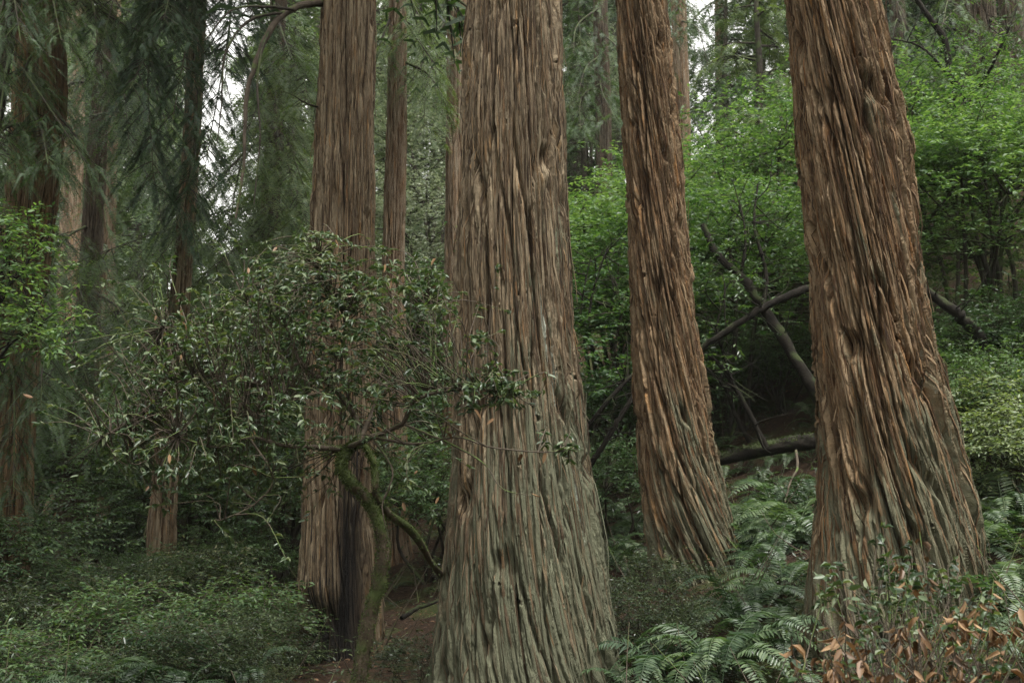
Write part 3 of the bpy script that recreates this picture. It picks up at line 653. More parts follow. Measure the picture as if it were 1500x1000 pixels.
# high crowns of the near redwoods: unseen above the frame, placed and widened to shade the floor
def high_crowns():
    w, l = conifer_crown(90, .4, 0, 13, 44, 3.6, .3, .16, 3, 12, 4, .3, 1.1, .5)
    wd, ld = w.data('branchwork', M['darkwood'], True), l.data('crown', M['needle'])
    for k in ('A', 'D', 'F', 'G', 'J'):
        t = TREES[k]; low = k != 'A'; z = {'D': 14.5, 'J': 12.0}.get(k, 9.0) if low else 13.5
        c = obj('crown', ld, t['root'], loc=(t['cx'](z + 6), t['D'], z), rz=R.uniform(0, 6), scale=1.35 if low else 1.0)
        obj('branchwork', wd, c)
high_crowns()
# ------------------------------------------------------------------ broadleaf plants
def spray_leaves(leaf, twig, centers, dirs, n_leaf, tlen, llen, rng, width=.42, shape=LEAF_FOLD, flat=.35, droop=.25, r=.004, sides=3):
    """Leafy twigs: leaves alternate along each twig, lying roughly flat."""
    N = len(centers); s = np.linspace(.12, 1, n_leaf)
    dirs = unit(dirs); L = tlen * rng.uniform(.6, 1.3, N)
    pos = centers[:, None] + dirs[:, None] * (L[:, None] * s)[..., None] + np.array([0, 0, -1]) * (droop * .4 * L[:, None] * s ** 2)[..., None]
    sd = unit(np.cross(dirs, [0, 0, 1.0]) + 1e-6); g = np.where(np.arange(n_leaf) % 2 == 0, 1., -1.)
    al = unit(dirs[:, None] * .7 + sd[:, None] * g[None, :, None] * rng.uniform(.6, 1.2, (N, n_leaf, 1)) + rng.normal(0, .25, (N, n_leaf, 3)) + np.array([0, 0, -droop]))
    nm = unit(np.array([0, 0, 1.0]) + rng.normal(0, flat, (N, n_leaf, 3)))
    leaves(leaf, pos.reshape(-1, 3), al.reshape(-1, 3), nm.reshape(-1, 3), (llen * rng.uniform(.6, 1.2, (N, n_leaf))).ravel(), width, shape)
    if twig is not None:
        k = np.linspace(0, 1, 4)
        for a in range(N):
            q = centers[a] + dirs[a] * L[a] * k[:, None] + np.array([0, 0, -1]) * (droop * .4 * L[a] * k ** 2)[:, None]
            tube(twig, q, np.linspace(r, r * .4, 4), sides)

def shrub_geo(seed, radii, clumps, sprays, n_leaf, llen, tlen, base=(0, 0, 0), stems=6, lift=.15, flat=.35, shape=LEAF_FOLD, width=.42, stem_r=.03, bottom=-.2, clump_r=.26):
    """A shrub: stems from the base to each clump of leaf sprays; clumps fill an uneven dome."""
    rng = np.random.default_rng(seed); wood, leaf = Geo(), Geo(); rx, ry, rz_ = radii; base = np.array(base, float)
    u = unit(rng.normal(0, 1, (clumps, 3))); u[:, 2] = np.where(u[:, 2] < bottom, -u[:, 2] * .6, u[:, 2])
    C = u * rng.uniform(.45, 1.0, (clumps, 1)) ** .6 * np.array([rx, ry, rz_]) * rng.uniform(.75, 1.1, (clumps, 1)) + np.array([0, 0, rz_ * .75 + lift]) + base
    feet = base + np.concatenate([rng.normal(0, .12, (stems, 2)), np.zeros((stems, 1))], 1)
    mids = []
    for k in range(stems):
        a = rng.uniform(0, 2 * PI); e = base + np.array([math.cos(a) * rx * .35, math.sin(a) * ry * .35, rz_ * rng.uniform(.7, 1.1) + lift])
        m_ = (feet[k] + e) / 2 + rng.normal(0, .12 * rx, 3)
        P = spline([feet[k] + [0, 0, -.1], m_, e], 9); tube(wood, P, np.linspace(stem_r, stem_r * .45, 9), 5); mids.append(P)
    allp = np.concatenate([p[3:] for p in mids])
    for c in C:
        j = np.argmin(np.linalg.norm(allp - c, axis=1) + .5 * np.maximum(allp[:, 2] - c[2], 0)); s = allp[j]
        m_ = (s + c) / 2 + rng.normal(0, .07 * rx, 3) + np.array([0, 0, .05 * rz_])
        tube(wood, spline([s, m_, c], 6), np.linspace(stem_r * .4, stem_r * .12, 6), 4)
    n = clumps * sprays; idx = np.repeat(np.arange(clumps), sprays)
    off = rng.normal(0, 1, (n, 3)) * np.array([clump_r * rx, clump_r * ry, clump_r * .55 * rz_]) 
    cen = C[idx] + off
    d = unit(off * [1, 1, .3]) + .6 * unit((cen - base) * [1, 1, .25]) + rng.normal(0, .3, (n, 3))
    spray_leaves(leaf, wood if n < 1500 else None, cen, d, n_leaf, tlen, llen, rng, width, shape, flat)
    return wood, leaf

SHR = {}
def shrub_kind(key, mat, wmat, variants, **kw):
    SHR[key] = []
    for v in range(variants):
        w, l = shrub_geo(hash(key) % 1 + 300 + 13 * v + len(SHR) * 97, **kw)
        SHR[key].append((w.data('stems', M[wmat], True), l.data('foliage', M[mat])))

def shrub(key, v, px, D, s, label, group=None, name='shrub', cat='shrub', rz=None, dz=0.0):
    p = gpt(px, D); p[2] += dz
    t = thing(name, label, cat, group, p, R.uniform(0, 6.28) if rz is None else rz, s)
    w, l = SHR[key][v % len(SHR[key])]
    obj('stems', w, t); obj('foliage', l, t)
    return t

shrub_kind('bright', 'bright', 'darkwood', 3, radii=(2.2, 2.0, 1.7), clumps=90, sprays=26, n_leaf=9, llen=.085, tlen=.32, stems=9, lift=.95, stem_r=.045, bottom=-.6, clump_r=.16)
shrub_kind('mid', 'mid', 'darkwood', 3, radii=(1.5, 1.4, 1.0), clumps=60, sprays=20, n_leaf=9, llen=.07, tlen=.26, stems=8, lift=.2, stem_r=.03, clump_r=.18)
shrub_kind('under', 'under', 'darkwood', 3, radii=(1.0, 1.0, .85), clumps=34, sprays=26, n_leaf=6, llen=.068, tlen=.24, stems=9, lift=.0, stem_r=.014, clump_r=.13, bottom=-.8)
shrub_kind('pale', 'mist', 'darkwood', 2, radii=(2.6, 2.4, 3.2), clumps=80, sprays=22, n_leaf=8, llen=.11, tlen=.4, stems=6, lift=2.5, stem_r=.07, bottom=-.6, clump_r=.15)

shrub_kind('low', 'mid', 'twig', 3, radii=(.85, .8, .6), clumps=22, sprays=38, n_leaf=4, llen=.085, tlen=.22, stems=10, lift=.05, stem_r=.010, clump_r=.19, bottom=-.7)
shrub_kind('light', 'pale', 'darkwood', 2, radii=(1.1, 1.0, .8), clumps=34, sprays=26, n_leaf=6, llen=.085, tlen=.28, stems=8, lift=.1, stem_r=.018, clump_r=.15, bottom=-.6)
for a in [('light', 0, 1445, 14.6, .85, 'pale yellow green leafy plants on the bank just right of the leaning redwood'), ('light', 1, 1495, 13.6, .8, 'pale yellow green leafy plants at the right edge above the ferns'), ('light', 1, 1405, 15.8, .6, 'small pale leafy plant touching the right flank of the leaning redwood')]:
    shrub(*a, 'pale leafy plants on the bank')
SLOPE = 'bright green shrubs on the slope'
for a in [('bright', 0, 1070, 21, 1.2, 'large bright green shrub filling the gap between the two redwoods on the slope'),
          ('bright', 1, 1150, 23.5, 1.3, 'bright green shrub rising behind the left edge of the leaning redwood'),
          ('bright', 2, 985, 24, 1.2, 'bright green shrub peeping out right behind the slimmer slope redwood'),
          ('bright', 1, 868, 20.5, 1.15, 'bright green shrub in the gap right of the massive middle trunk'),
          ('bright', 2, 900, 24, 1.35, 'taller bright shrub behind the left edge of the slimmer slope redwood'),
          ('bright', 0, 1395, 19, 1.12, 'bright green shrub just right of the leaning redwood'),
          ('bright', 2, 1480, 18.5, 1.1, 'bright green shrub at the right edge of the slope'),
          ('bright', 1, 1345, 23, 1.15, 'bright green shrub tucked behind the right side of the leaning redwood')]:
    shrub(*a, SLOPE)
for a in [('mid', 0, 870, 17.5, .9, 'dark leaved bush low in the gap right of the massive middle trunk'), ('mid', 1, 905, 21, 1.0, 'mid green bush behind the foot of the slimmer slope redwood'),
          ('mid', 2, 1480, 15, .75, 'leafy bush at the right edge above the ferns'), ('mid', 0, 1430, 17.5, .8, 'leafy bush just right of the leaning redwood, above the ferns'),
          ('mid', 1, 1010, 27, 1.0, 'bush far up the slope seen past the slimmer redwood'), ('mid', 2, 1100, 28, 1.1, 'bush high on the slope behind the leaning dark stems'),
          ('mid', 1, 1425, 15.8, .8, 'round leafy bush under the bright shrub just right of the leaning redwood'), ('mid', 0, 1490, 17, .95, 'large leafy bush under the bright shrub at the right edge'), ('mid', 2, 1380, 17.5, .8, 'leafy bush showing at the right flank of the leaning redwood'),
          ('mid', 2, 1060, 22, .8, 'leafy bush below the crossing dark stems'), ('mid', 1, 1150, 21, .8, 'leafy bush behind the lower end of the dark bay trunk')]:
    shrub(*a, 'bushes on the slope')
PALE = 'pale leafy trees in the haze'
for a in [('pale', 0, 620, 33, 1.0, 'pale leafy tree in the haze between two slender redwoods'), ('pale', 1, 640, 40, 1.3, 'taller pale leafy tree behind the slender hidden redwood'),
          ('pale', 1, 440, 36, 1.0, 'pale leafy tree in the haze left of the straight redwood'), ('pale', 0, 870, 42, .9, 'pale leafy tree up the slope right of the massive middle trunk')]:
    shrub(*a, PALE, 'broadleaf_tree', 'tree')
LOW = 'bushes of the shadowed left undergrowth'
LL = 'dark leafy bush in the shadowed undergrowth at the lower left'
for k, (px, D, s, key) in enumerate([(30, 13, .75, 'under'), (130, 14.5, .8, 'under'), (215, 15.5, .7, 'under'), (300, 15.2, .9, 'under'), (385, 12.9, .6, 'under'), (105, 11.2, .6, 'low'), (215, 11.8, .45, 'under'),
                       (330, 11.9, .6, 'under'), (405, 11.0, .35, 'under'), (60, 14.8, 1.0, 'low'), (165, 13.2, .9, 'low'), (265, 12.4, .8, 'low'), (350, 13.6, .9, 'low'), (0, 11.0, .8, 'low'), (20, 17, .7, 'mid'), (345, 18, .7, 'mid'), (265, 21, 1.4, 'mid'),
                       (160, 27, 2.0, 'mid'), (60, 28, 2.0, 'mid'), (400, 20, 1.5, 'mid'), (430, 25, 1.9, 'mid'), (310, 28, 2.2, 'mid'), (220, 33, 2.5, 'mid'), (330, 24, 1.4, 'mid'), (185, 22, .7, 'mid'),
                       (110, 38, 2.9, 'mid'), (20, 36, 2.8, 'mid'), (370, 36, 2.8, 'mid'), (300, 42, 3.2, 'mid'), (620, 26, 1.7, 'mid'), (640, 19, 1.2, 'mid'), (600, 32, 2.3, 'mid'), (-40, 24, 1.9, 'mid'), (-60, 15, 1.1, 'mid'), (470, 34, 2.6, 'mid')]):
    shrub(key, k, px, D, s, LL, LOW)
shrub('mid', 1, 205, 16.5, .45, 'small lighter green bush catching light in front of the leaning shadowed redwood', None, dz=.25)

# ------------------------------------------------------------------ ferns
def frond_geo(seed, L=1.0, pairs=30, pin=.12, arch=.5, droop=.55):
    rng = np.random.default_rng(seed); g = Geo(); t = np.linspace(0, 1, 16)
    sw = rng.normal(0, .08)
    P = np.stack([L * (t - .12 * t ** 2) * .95, L * sw * t ** 2, L * (arch * t * 1.5 - (arch + droop) * t ** 2 * .95)], -1)
    tube(g, P, np.linspace(.006, .0015, 16), 4)
    tt = np.linspace(.14, .99, pairs); k = tt * 15; i = np.minimum(k.astype(int), 14); f = (k - i)[:, None]
    S = P[i] * (1 - f) + P[i + 1] * f; T = unit(P[i + 1] - P[i]); sd = unit(np.cross(T, [0, 0, 1.0])); nm = np.cross(sd, T)
    w = pin * L * (np.sin(np.clip(tt * 1.02 + .12, 0, 1) ** .8 * PI) ** .6 + .08)
    for sg in (1, -1):
        al = unit(sd * sg + T * .32 + nm * rng.uniform(-.28, .0, (pairs, 1)) + rng.normal(0, .05, (pairs, 3)))
        leaves(g, S, al, nm + rng.normal(0, .12, (pairs, 3)), w * rng.uniform(.88, 1.08, pairs), .21 * pin * L / np.maximum(w, .02) * .9 + .03, LEAF_FOLD)
    return g
FRG = [frond_geo(500 + k, 1.0, 30, .13, a, d) for k, (a, d) in enumerate([(.55, .6), (.75, .65), (.40, .5), (.9, .6)])]
FRD = {c: [g.data('frond', M[c]) for g in FRG] for c in ('fern', 'ferndark')}

def fern(px, D, s, label, n=13, colour='fern', group=None, dz=0.0, seed=None):
    rng = np.random.default_rng(int(px * 31 + D * 100) if seed is None else seed)
    p = gpt(px, D); p[2] += dz
    t = thing('fern', label, 'fern', group, p)
    for k in range(n):
        a = k * 2 * PI / n + rng.normal(0, .25)
        o = obj('frond', FRD[colour][int(rng.integers(4))], t, loc=(.03 * math.cos(a), .03 * math.sin(a), 0))
        o.rotation_euler = (rng.normal(0, .2), rng.normal(-.08, .2), a); o.scale = (s * rng.uniform(.7, 1.1),) * 3
    return t

FB = 'sword ferns at the foot of the slope'
fern(1050, 10.9, 1.15, 'big green fern arching in the foreground, lowest of the ferns in the gap', 18, 'fern', FB, dz=.1)
fern(975, 11.0, 1.0, 'green fern beside the root of the massive middle trunk', 15, 'ferndark', FB, dz=.1)
fern(1125, 11.0, 1.0, 'green fern at the left foot of the brown-leaved shrub', 16, 'ferndark', FB, dz=.1)
fern(925, 10.8, .8, 'small fern touching the mossy root of the massive middle trunk', 12, 'fern', FB, dz=.1)
fern(1080, 12.2, 1.0, 'dusky fern just above the big arching foreground fern', 15, 'ferndark', FB, dz=.1)
fern(1145, 12.8, .95, 'fern beside the left edge of the leaning redwood, below the light grassy patch', 14, 'fern', FB, dz=.1)
fern(1130, 15.6, 1.35, 'pale large fern on the bank between the two slope redwoods', 16, 'fern', FB)
fern(1165, 14.9, 1.15, 'pale fern touching the left edge of the leaning redwood', 13, 'fern', FB)
fern(1095, 15.2, 1.0, 'fern close to the right foot of the slimmer slope redwood', 12, 'fern', FB)
fern(1120, 16.1, .9, 'lone fern below the dark fallen log', 12, 'ferndark', FB)
fern(1065, 16.4, .9, 'fern half hiding the left end of the dark fallen log', 12, 'fern', FB)
fern(1185, 16.0, .9, 'fern at the right end of the dark fallen log', 12, 'ferndark', FB)
fern(1450, 10.9, 1.15, 'fern with upright fronds against the right flank of the leaning redwood', 14, 'fern', FB)
fern(1492, 10.4, 1.15, 'fern at the right edge beside the brown leaves', 13, 'fern', FB)
fern(1410, 9.2, .8, 'fern arching over the brown-leaved shrub in front of the leaning redwood', 12, 'ferndark', FB, dz=.25)
fern(1480, 8.2, .8, 'dark fern low in the right corner', 13, 'ferndark', FB)
fern(1215, 8.6, .65, 'fern sticking out at the left end of the brown-leaved shrub', 9, 'fern', FB, dz=.2)
fern(1400, 7.4, .6, 'fern in the bottom edge under the brown leaves', 9, 'fern', FB)
fern(1470, 13.0, 1.1, 'grey green fern right of the leaning redwood under the leafy bush', 13, 'fern', FB)
fern(1500, 12.0, 1.1, 'fern cut by the right edge below the leafy bush', 12, 'fern', FB)
fern(60, 10.6, .7, 'pale fern in the dark lower left corner', 11, 'ferndark')
HS = 'ferns covering the upper slope'; HSL = 'sword fern among many on the upper slope behind the two redwoods'
for k in range(120):
    px = R.uniform(1000, 1205) if k < 62 else (R.uniform(835, 935) if k < 84 else R.uniform(1375, 1530)); D = R.uniform(15.8, 27) if 14 < k < 84 else R.uniform(12.4, 16) if k <= 14 else R.uniform(12.2, 20)
    if k <= 14: px = R.uniform(1065, 1185)
    fern(px, D, R.uniform(.6, 1.05), HSL, 9, 'fern' if R.random() < .65 else 'ferndark', HS, seed=9000 + k)
for k, (px, D, sc) in enumerate([(20, 10.6, 1.0), (160, 10.9, 1.05), (250, 11.1, .95), (120, 12.3, .8), (290, 12.6, .7), (370, 11.6, .7), (200, 13.9, .8), (60, 13.6, .8)]):
    fern(px, D, sc, 'dark fern half buried in the shadowed undergrowth at the lower left', 10, 'ferndark', 'dark ferns of the left undergrowth', .25, 8000 + k)
fern(80, 9.6, .7, 'pale fern low in the dark lower left corner', 12, 'ferndark')
fern(300, 10.4, .7, 'dark fern among the low bushes left of the mossy oak', 12, 'ferndark')
fern(455, 10.6, .6, 'small dark fern at the foot of the straight redwood', 10, 'ferndark')
# ------------------------------------------------------------------ the crooked mossy oak
def poly3(pts, n=24):
    """Pixel polyline (x, y, depth) -> smooth world curve."""
    return spline(np.array([at(*p) for p in pts]), n)

def limb(pts, r0, r1, name, mat, parent, sides=9, n=26, moss=0, seed=0, knobbly=.08):
    P = poly3(pts, n); rng = np.random.default_rng(seed)
    q = np.arange(n) * .9; P = P + (r0 + r1) * .35 * np.stack([perlin(q, q * 0 + 3 * k + seed, 5) for k in range(3)], -1) * np.sin(np.linspace(0, PI, n))[:, None]
    r = np.linspace(r0, r1, n) * (1 + knobbly * np.interp(np.arange(n), np.arange(0, n, 2), rng.normal(0, 1, (n + 1) // 2)))
    g = Geo(); tube(g, P, r, sides)
    o = obj(name, g.data(name, M[mat], True), parent)
    if moss:
        t = rng.uniform(0, n - 1.001, moss); i = t.astype(int); f = (t - i)[:, None]; c = P[i] * (1 - f) + P[i + 1] * f
        T = unit(np.gradient(P, axis=0))[i]; d = unit(np.cross(T, rng.normal(0, 1, (moss, 3)))); d[:, 2] += .25; d = unit(d)
        m_ = Geo(); leaves(m_, c + d * (r[i] * .93)[:, None], unit(d + rng.normal(0, .7, (moss, 3))), rng.normal(0, 1, (moss, 3)), rng.uniform(.010, .034, moss), .3, LEAF_FLAT)
        obj('moss', m_.data('moss', M['mossleaf']), o)['kind'] = 'stuff'
    return P

def crooked_oak():
    DO = 9.6
    b = gpt(522, DO); t = thing('oak_tree', 'small crooked oak with a mossy S-shaped trunk and dark leathery leaves', 'tree')
    base_y = 1055
    limb([(520, base_y, DO), (528, 985, DO), (540, 910, DO), (556, 850, DO), (560, 795, DO), (543, 740, DO), (512, 705, DO - .1), (499, 680, DO - .1), (508, 660, DO), (527, 645, DO)], .062, .034, 'trunk', 'mossy', t, 12, 46, 7000, 1)
    limb([(700, 890, DO + 2.4), (650, 848, DO + 1.9), (606, 782, DO + .9), (570, 752, DO + .3), (551, 725, DO), (549, 690, DO), (540, 662, DO), (524, 645, DO)], .036, .024, 'stem', 'mossy', t, 9, 30, 1600, 2)
    limbs = []
    def br(pts, r0, r1, seed, moss=0):
        limbs.append(limb(pts, r0, r1, 'branch', 'twig', t, 6, 22, moss, seed, .06))
    br([(500, 658, DO), (470, 655, DO - .2), (415, 652, DO - .4), (365, 640, DO - .5), (320, 655, DO - .6), (260, 640, DO - .7)], .026, .008, 11, 500)
    br([(510, 655, DO), (545, 640, DO - .2), (590, 620, DO - .4), (604, 590, DO - .5), (640, 575, DO - .7), (690, 570, DO - .9), (745, 572, DO - 1.0)], .024, .005, 12, 250)
    br([(527, 645, DO), (520, 610, DO + .1), (490, 570, DO + .2), (440, 530, DO + .2), (420, 480, DO + .3), (370, 450, DO + .3)], .026, .008, 13, 300)
    br([(527, 645, DO), (550, 590, DO + .1), (560, 540, DO + .2), (600, 500, DO + .3), (620, 450, DO + .3)], .022, .006, 14)
    br([(520, 610, DO + .1), (500, 540, DO), (505, 470, DO), (480, 420, DO), (470, 370, DO)], .018, .005, 15)
    br([(440, 530, DO + .2), (380, 560, DO), (320, 550, DO - .1), (260, 560, DO - .2), (200, 610, DO - .3), (150, 640, DO - .4)], .016, .004, 16)
    br([(545, 640, DO - .2), (610, 650, DO - .6), (670, 640, DO - .9), (720, 655, DO - 1.1), (800, 662, DO - 1.2), (832, 655, DO - 1.2)], .013, .003, 17)
    br([(365, 640, DO - .5), (400, 700, DO - .6), (370, 740, DO - .6), (322, 762, DO - .7)], .010, .003, 18)
    br([(545, 640, DO - .2), (575, 690, DO - .4), (560, 740, DO - .5), (570, 790, DO - .5)], .010, .003, 19)
    br([(590, 620, DO - .4), (660, 650, DO - .8), (710, 680, DO - 1.0), (735, 715, DO - 1.1), (778, 726, DO - 1.1)], .009, .002, 20)
    br([(500, 540, DO), (440, 580, DO - .3), (400, 600, DO - .5), (340, 610, DO - .6)], .012, .003, 21)
    br([(490, 570, DO + .2), (430, 470, DO + .5), (360, 430, DO + .6), (300, 470, DO + .6), (240, 480, DO + .5)], .016, .004, 22)
    rng = np.random.default_rng(40)
    blobs = [(480, 374, 62, 30, 22), (430, 398, 66, 30, 28), (560, 412, 85, 30, 60), (620, 420, 34, 26, 20), (390, 435, 110, 40, 50), (300, 480, 85, 40, 48), (450, 480, 130, 50, 62), (570, 500, 75, 50, 50), (240, 585, 100, 40, 62),
             (190, 640, 62, 30, 32), (370, 570, 130, 45, 70), (520, 575, 80, 35, 36), (310, 640, 110, 40, 64), (600, 600, 50, 40, 18), (715, 565, 46, 18, 20), (745, 590, 26, 14, 12), (690, 595, 36, 20, 8), (808, 660, 24, 8, 6), (330, 520, 120, 50, 56),
             (420, 640, 70, 36, 22), (300, 700, 90, 36, 36), (350, 740, 60, 40, 8), (600, 690, 40, 40, 9), (410, 710, 70, 36, 14), (700, 490, 10, 26, 5), (220, 690, 60, 30, 22), (260, 520, 80, 45, 40), (450, 440, 100, 36, 30), (640, 480, 26, 40, 12)]
    allp = np.concatenate(limbs); tw, lf, dead = Geo(), Geo(), Geo(); C = []
    for x, y, sx, sy, n in blobs:
        n = int(n * 1.65)
        for k in range(n):
            ox = np.clip(rng.standard_t(4) * sx * .58, -2.2 * sx, 2.2 * sx) if x < 640 else rng.normal(0, sx * .6); oy = round(np.clip(rng.standard_t(4), -3, 3) * sy * .55 / 24) * 24 + ox * .12 + rng.normal(0, 4)     # leaves lie in loose tiers
            d = DO + rng.normal(0, .6) if x <= 640 else DO - 1.0 + rng.normal(0, .12)
            C.append(at(x + ox, y + oy, d))
    C = np.array(C); n = len(C); dirs = np.zeros_like(C); K = 11; P_ = np.zeros((n, K, 3)); A_ = np.zeros((n, K, 3))
    for k, c in enumerate(C):
        j = np.argmin(np.linalg.norm(allp - c, axis=1)); s = allp[j]; m_ = (s + c) / 2 + rng.normal(0, .07, 3) + np.array([0, 0, .05]); L = np.linalg.norm(c - s)
        P = spline([s, m_, c], 9); tube(tw, P, np.linspace(.0055, .0018, 9), 4); dirs[k] = unit(P[-1] - P[-2])
        u = 8 - np.clip(rng.exponential(.07, K) / max(L, .1) * 8, 0, 5.5); i = np.minimum(u.astype(int), 7); f = (u - i)[:, None]
        P_[k] = P[i] * (1 - f) + P[i + 1] * f; A_[k] = unit(P[i + 1] - P[i])
    sd = unit(np.cross(A_, [0, 0, 1.0]) + 1e-6); g_ = np.where(rng.random((n, K, 1)) < .5, 1., -1.)
    al = A_ * [1, 1, .5] * rng.uniform(.2, 1.2, (n, K, 1)) + sd * g_ * rng.uniform(.3, 1.1, (n, K, 1)) + rng.normal(0, .22, (n, K, 3)) + [0, 0, -.12]
    nm = np.array([0, 0, 1.0]) + rng.normal(0, .45, (n, K, 3)); keep = rng.random(n * K) < .86; half = rng.random(n * K) < .6
    ln = .032 + .052 * rng.beta(2, 2, n * K)
    for sel_, shp in ((keep & half, LEAF_FULL), (keep & ~half, LEAF_CURL)):
        leaves(lf, P_.reshape(-1, 3)[sel_], al.reshape(-1, 3)[sel_], nm.reshape(-1, 3)[sel_], ln[sel_], rng.uniform(.34, .48, sel_.sum()), shp)
    obj('twigs', tw.data('twigs', M['twig'], True), t)['kind'] = 'stuff'
    obj('foliage', lf.data('foliage', M['oak']), t)
    sel = rng.choice(n, 70, replace=False); q = C[sel] + rng.normal(0, .06, (70, 3))
    q = np.concatenate([q, np.array([at(*p) for p in [(800, 662, DO - 1.2), (778, 722, DO - 1.1), (655, 633, DO - .9), (350, 575, DO - .5), (458, 512, DO - .6), (352, 548, DO - .5), (765, 664, DO - 1.2), (683, 568, DO - .9), (295, 480, DO), (560, 632, DO - .5), (590, 735, DO - .5)]])])
    a = rng.normal(0, .5, (len(q), 3)); a[:, 2] -= .9
    leaves(dead, q, a, rng.normal(0, 1, (len(q), 3)), rng.uniform(.05, .095, len(q)), .4, LEAF_FULL)
    obj('dead_leaves', dead.data('dead_leaves', M['brown']), t, 'scattered dry tan leaves')
crooked_oak()

# dead branch of the straight redwood that arches off to the upper left, and its short snags
def redwood_branches():
    t = TREES['D']['root']
    limb([(478, 5, 14), (450, 6, 13.7), (420, 18, 13.5), (395, 45, 13.3), (372, 100, 13.2), (360, 150, 13.2), (357, 240, 13.2), (345, 320, 13.2)], .05, .012, 'branch', 'twig', t, 7, 30, 0, 31)
    limb([(470, 158, 14), (450, 152, 13.6), (430, 140, 13.4), (415, 134, 13.3)], .014, .004, 'branch', 'darkwood', t, 5, 14, 0, 32)
    limb([(395, 45, 13.3), (383, 75, 13), (377, 130, 12.9), (381, 200, 12.9), (372, 300, 12.9)], .02, .006, 'branch', 'darkwood', t, 5, 20, 0, 33)
    limb([(420, 18, 13.5), (365, 30, 13), (330, 80, 12.8), (325, 150, 12.8), (318, 210, 12.8)], .02, .005, 'branch', 'darkwood', t, 5, 20, 0, 34)
    limb([(430, 14, 13.5), (390, 10, 13), (340, 15, 12.6), (300, 60, 12.5)], .02, .006, 'branch', 'darkwood', t, 5, 20, 0, 35)
    f = TREES['F']['root']
    limb([(36, 110, 15.5), (42, 90, 15), (46, 82, 14.8)], .03, .012, 'snag', 'twig', f, 6, 10, 0, 36)
    limb([(70, 150, 15.6), (100, 185, 15), (122, 215, 14.6)], .03, .008, 'snag', 'darkwood', f, 6, 12, 0, 37)
    limb([(88, 52, 15.6), (110, 75, 15), (130, 110, 14.8)], .03, .01, 'snag', 'darkwood', f, 6, 12, 0, 38)
redwood_branches()

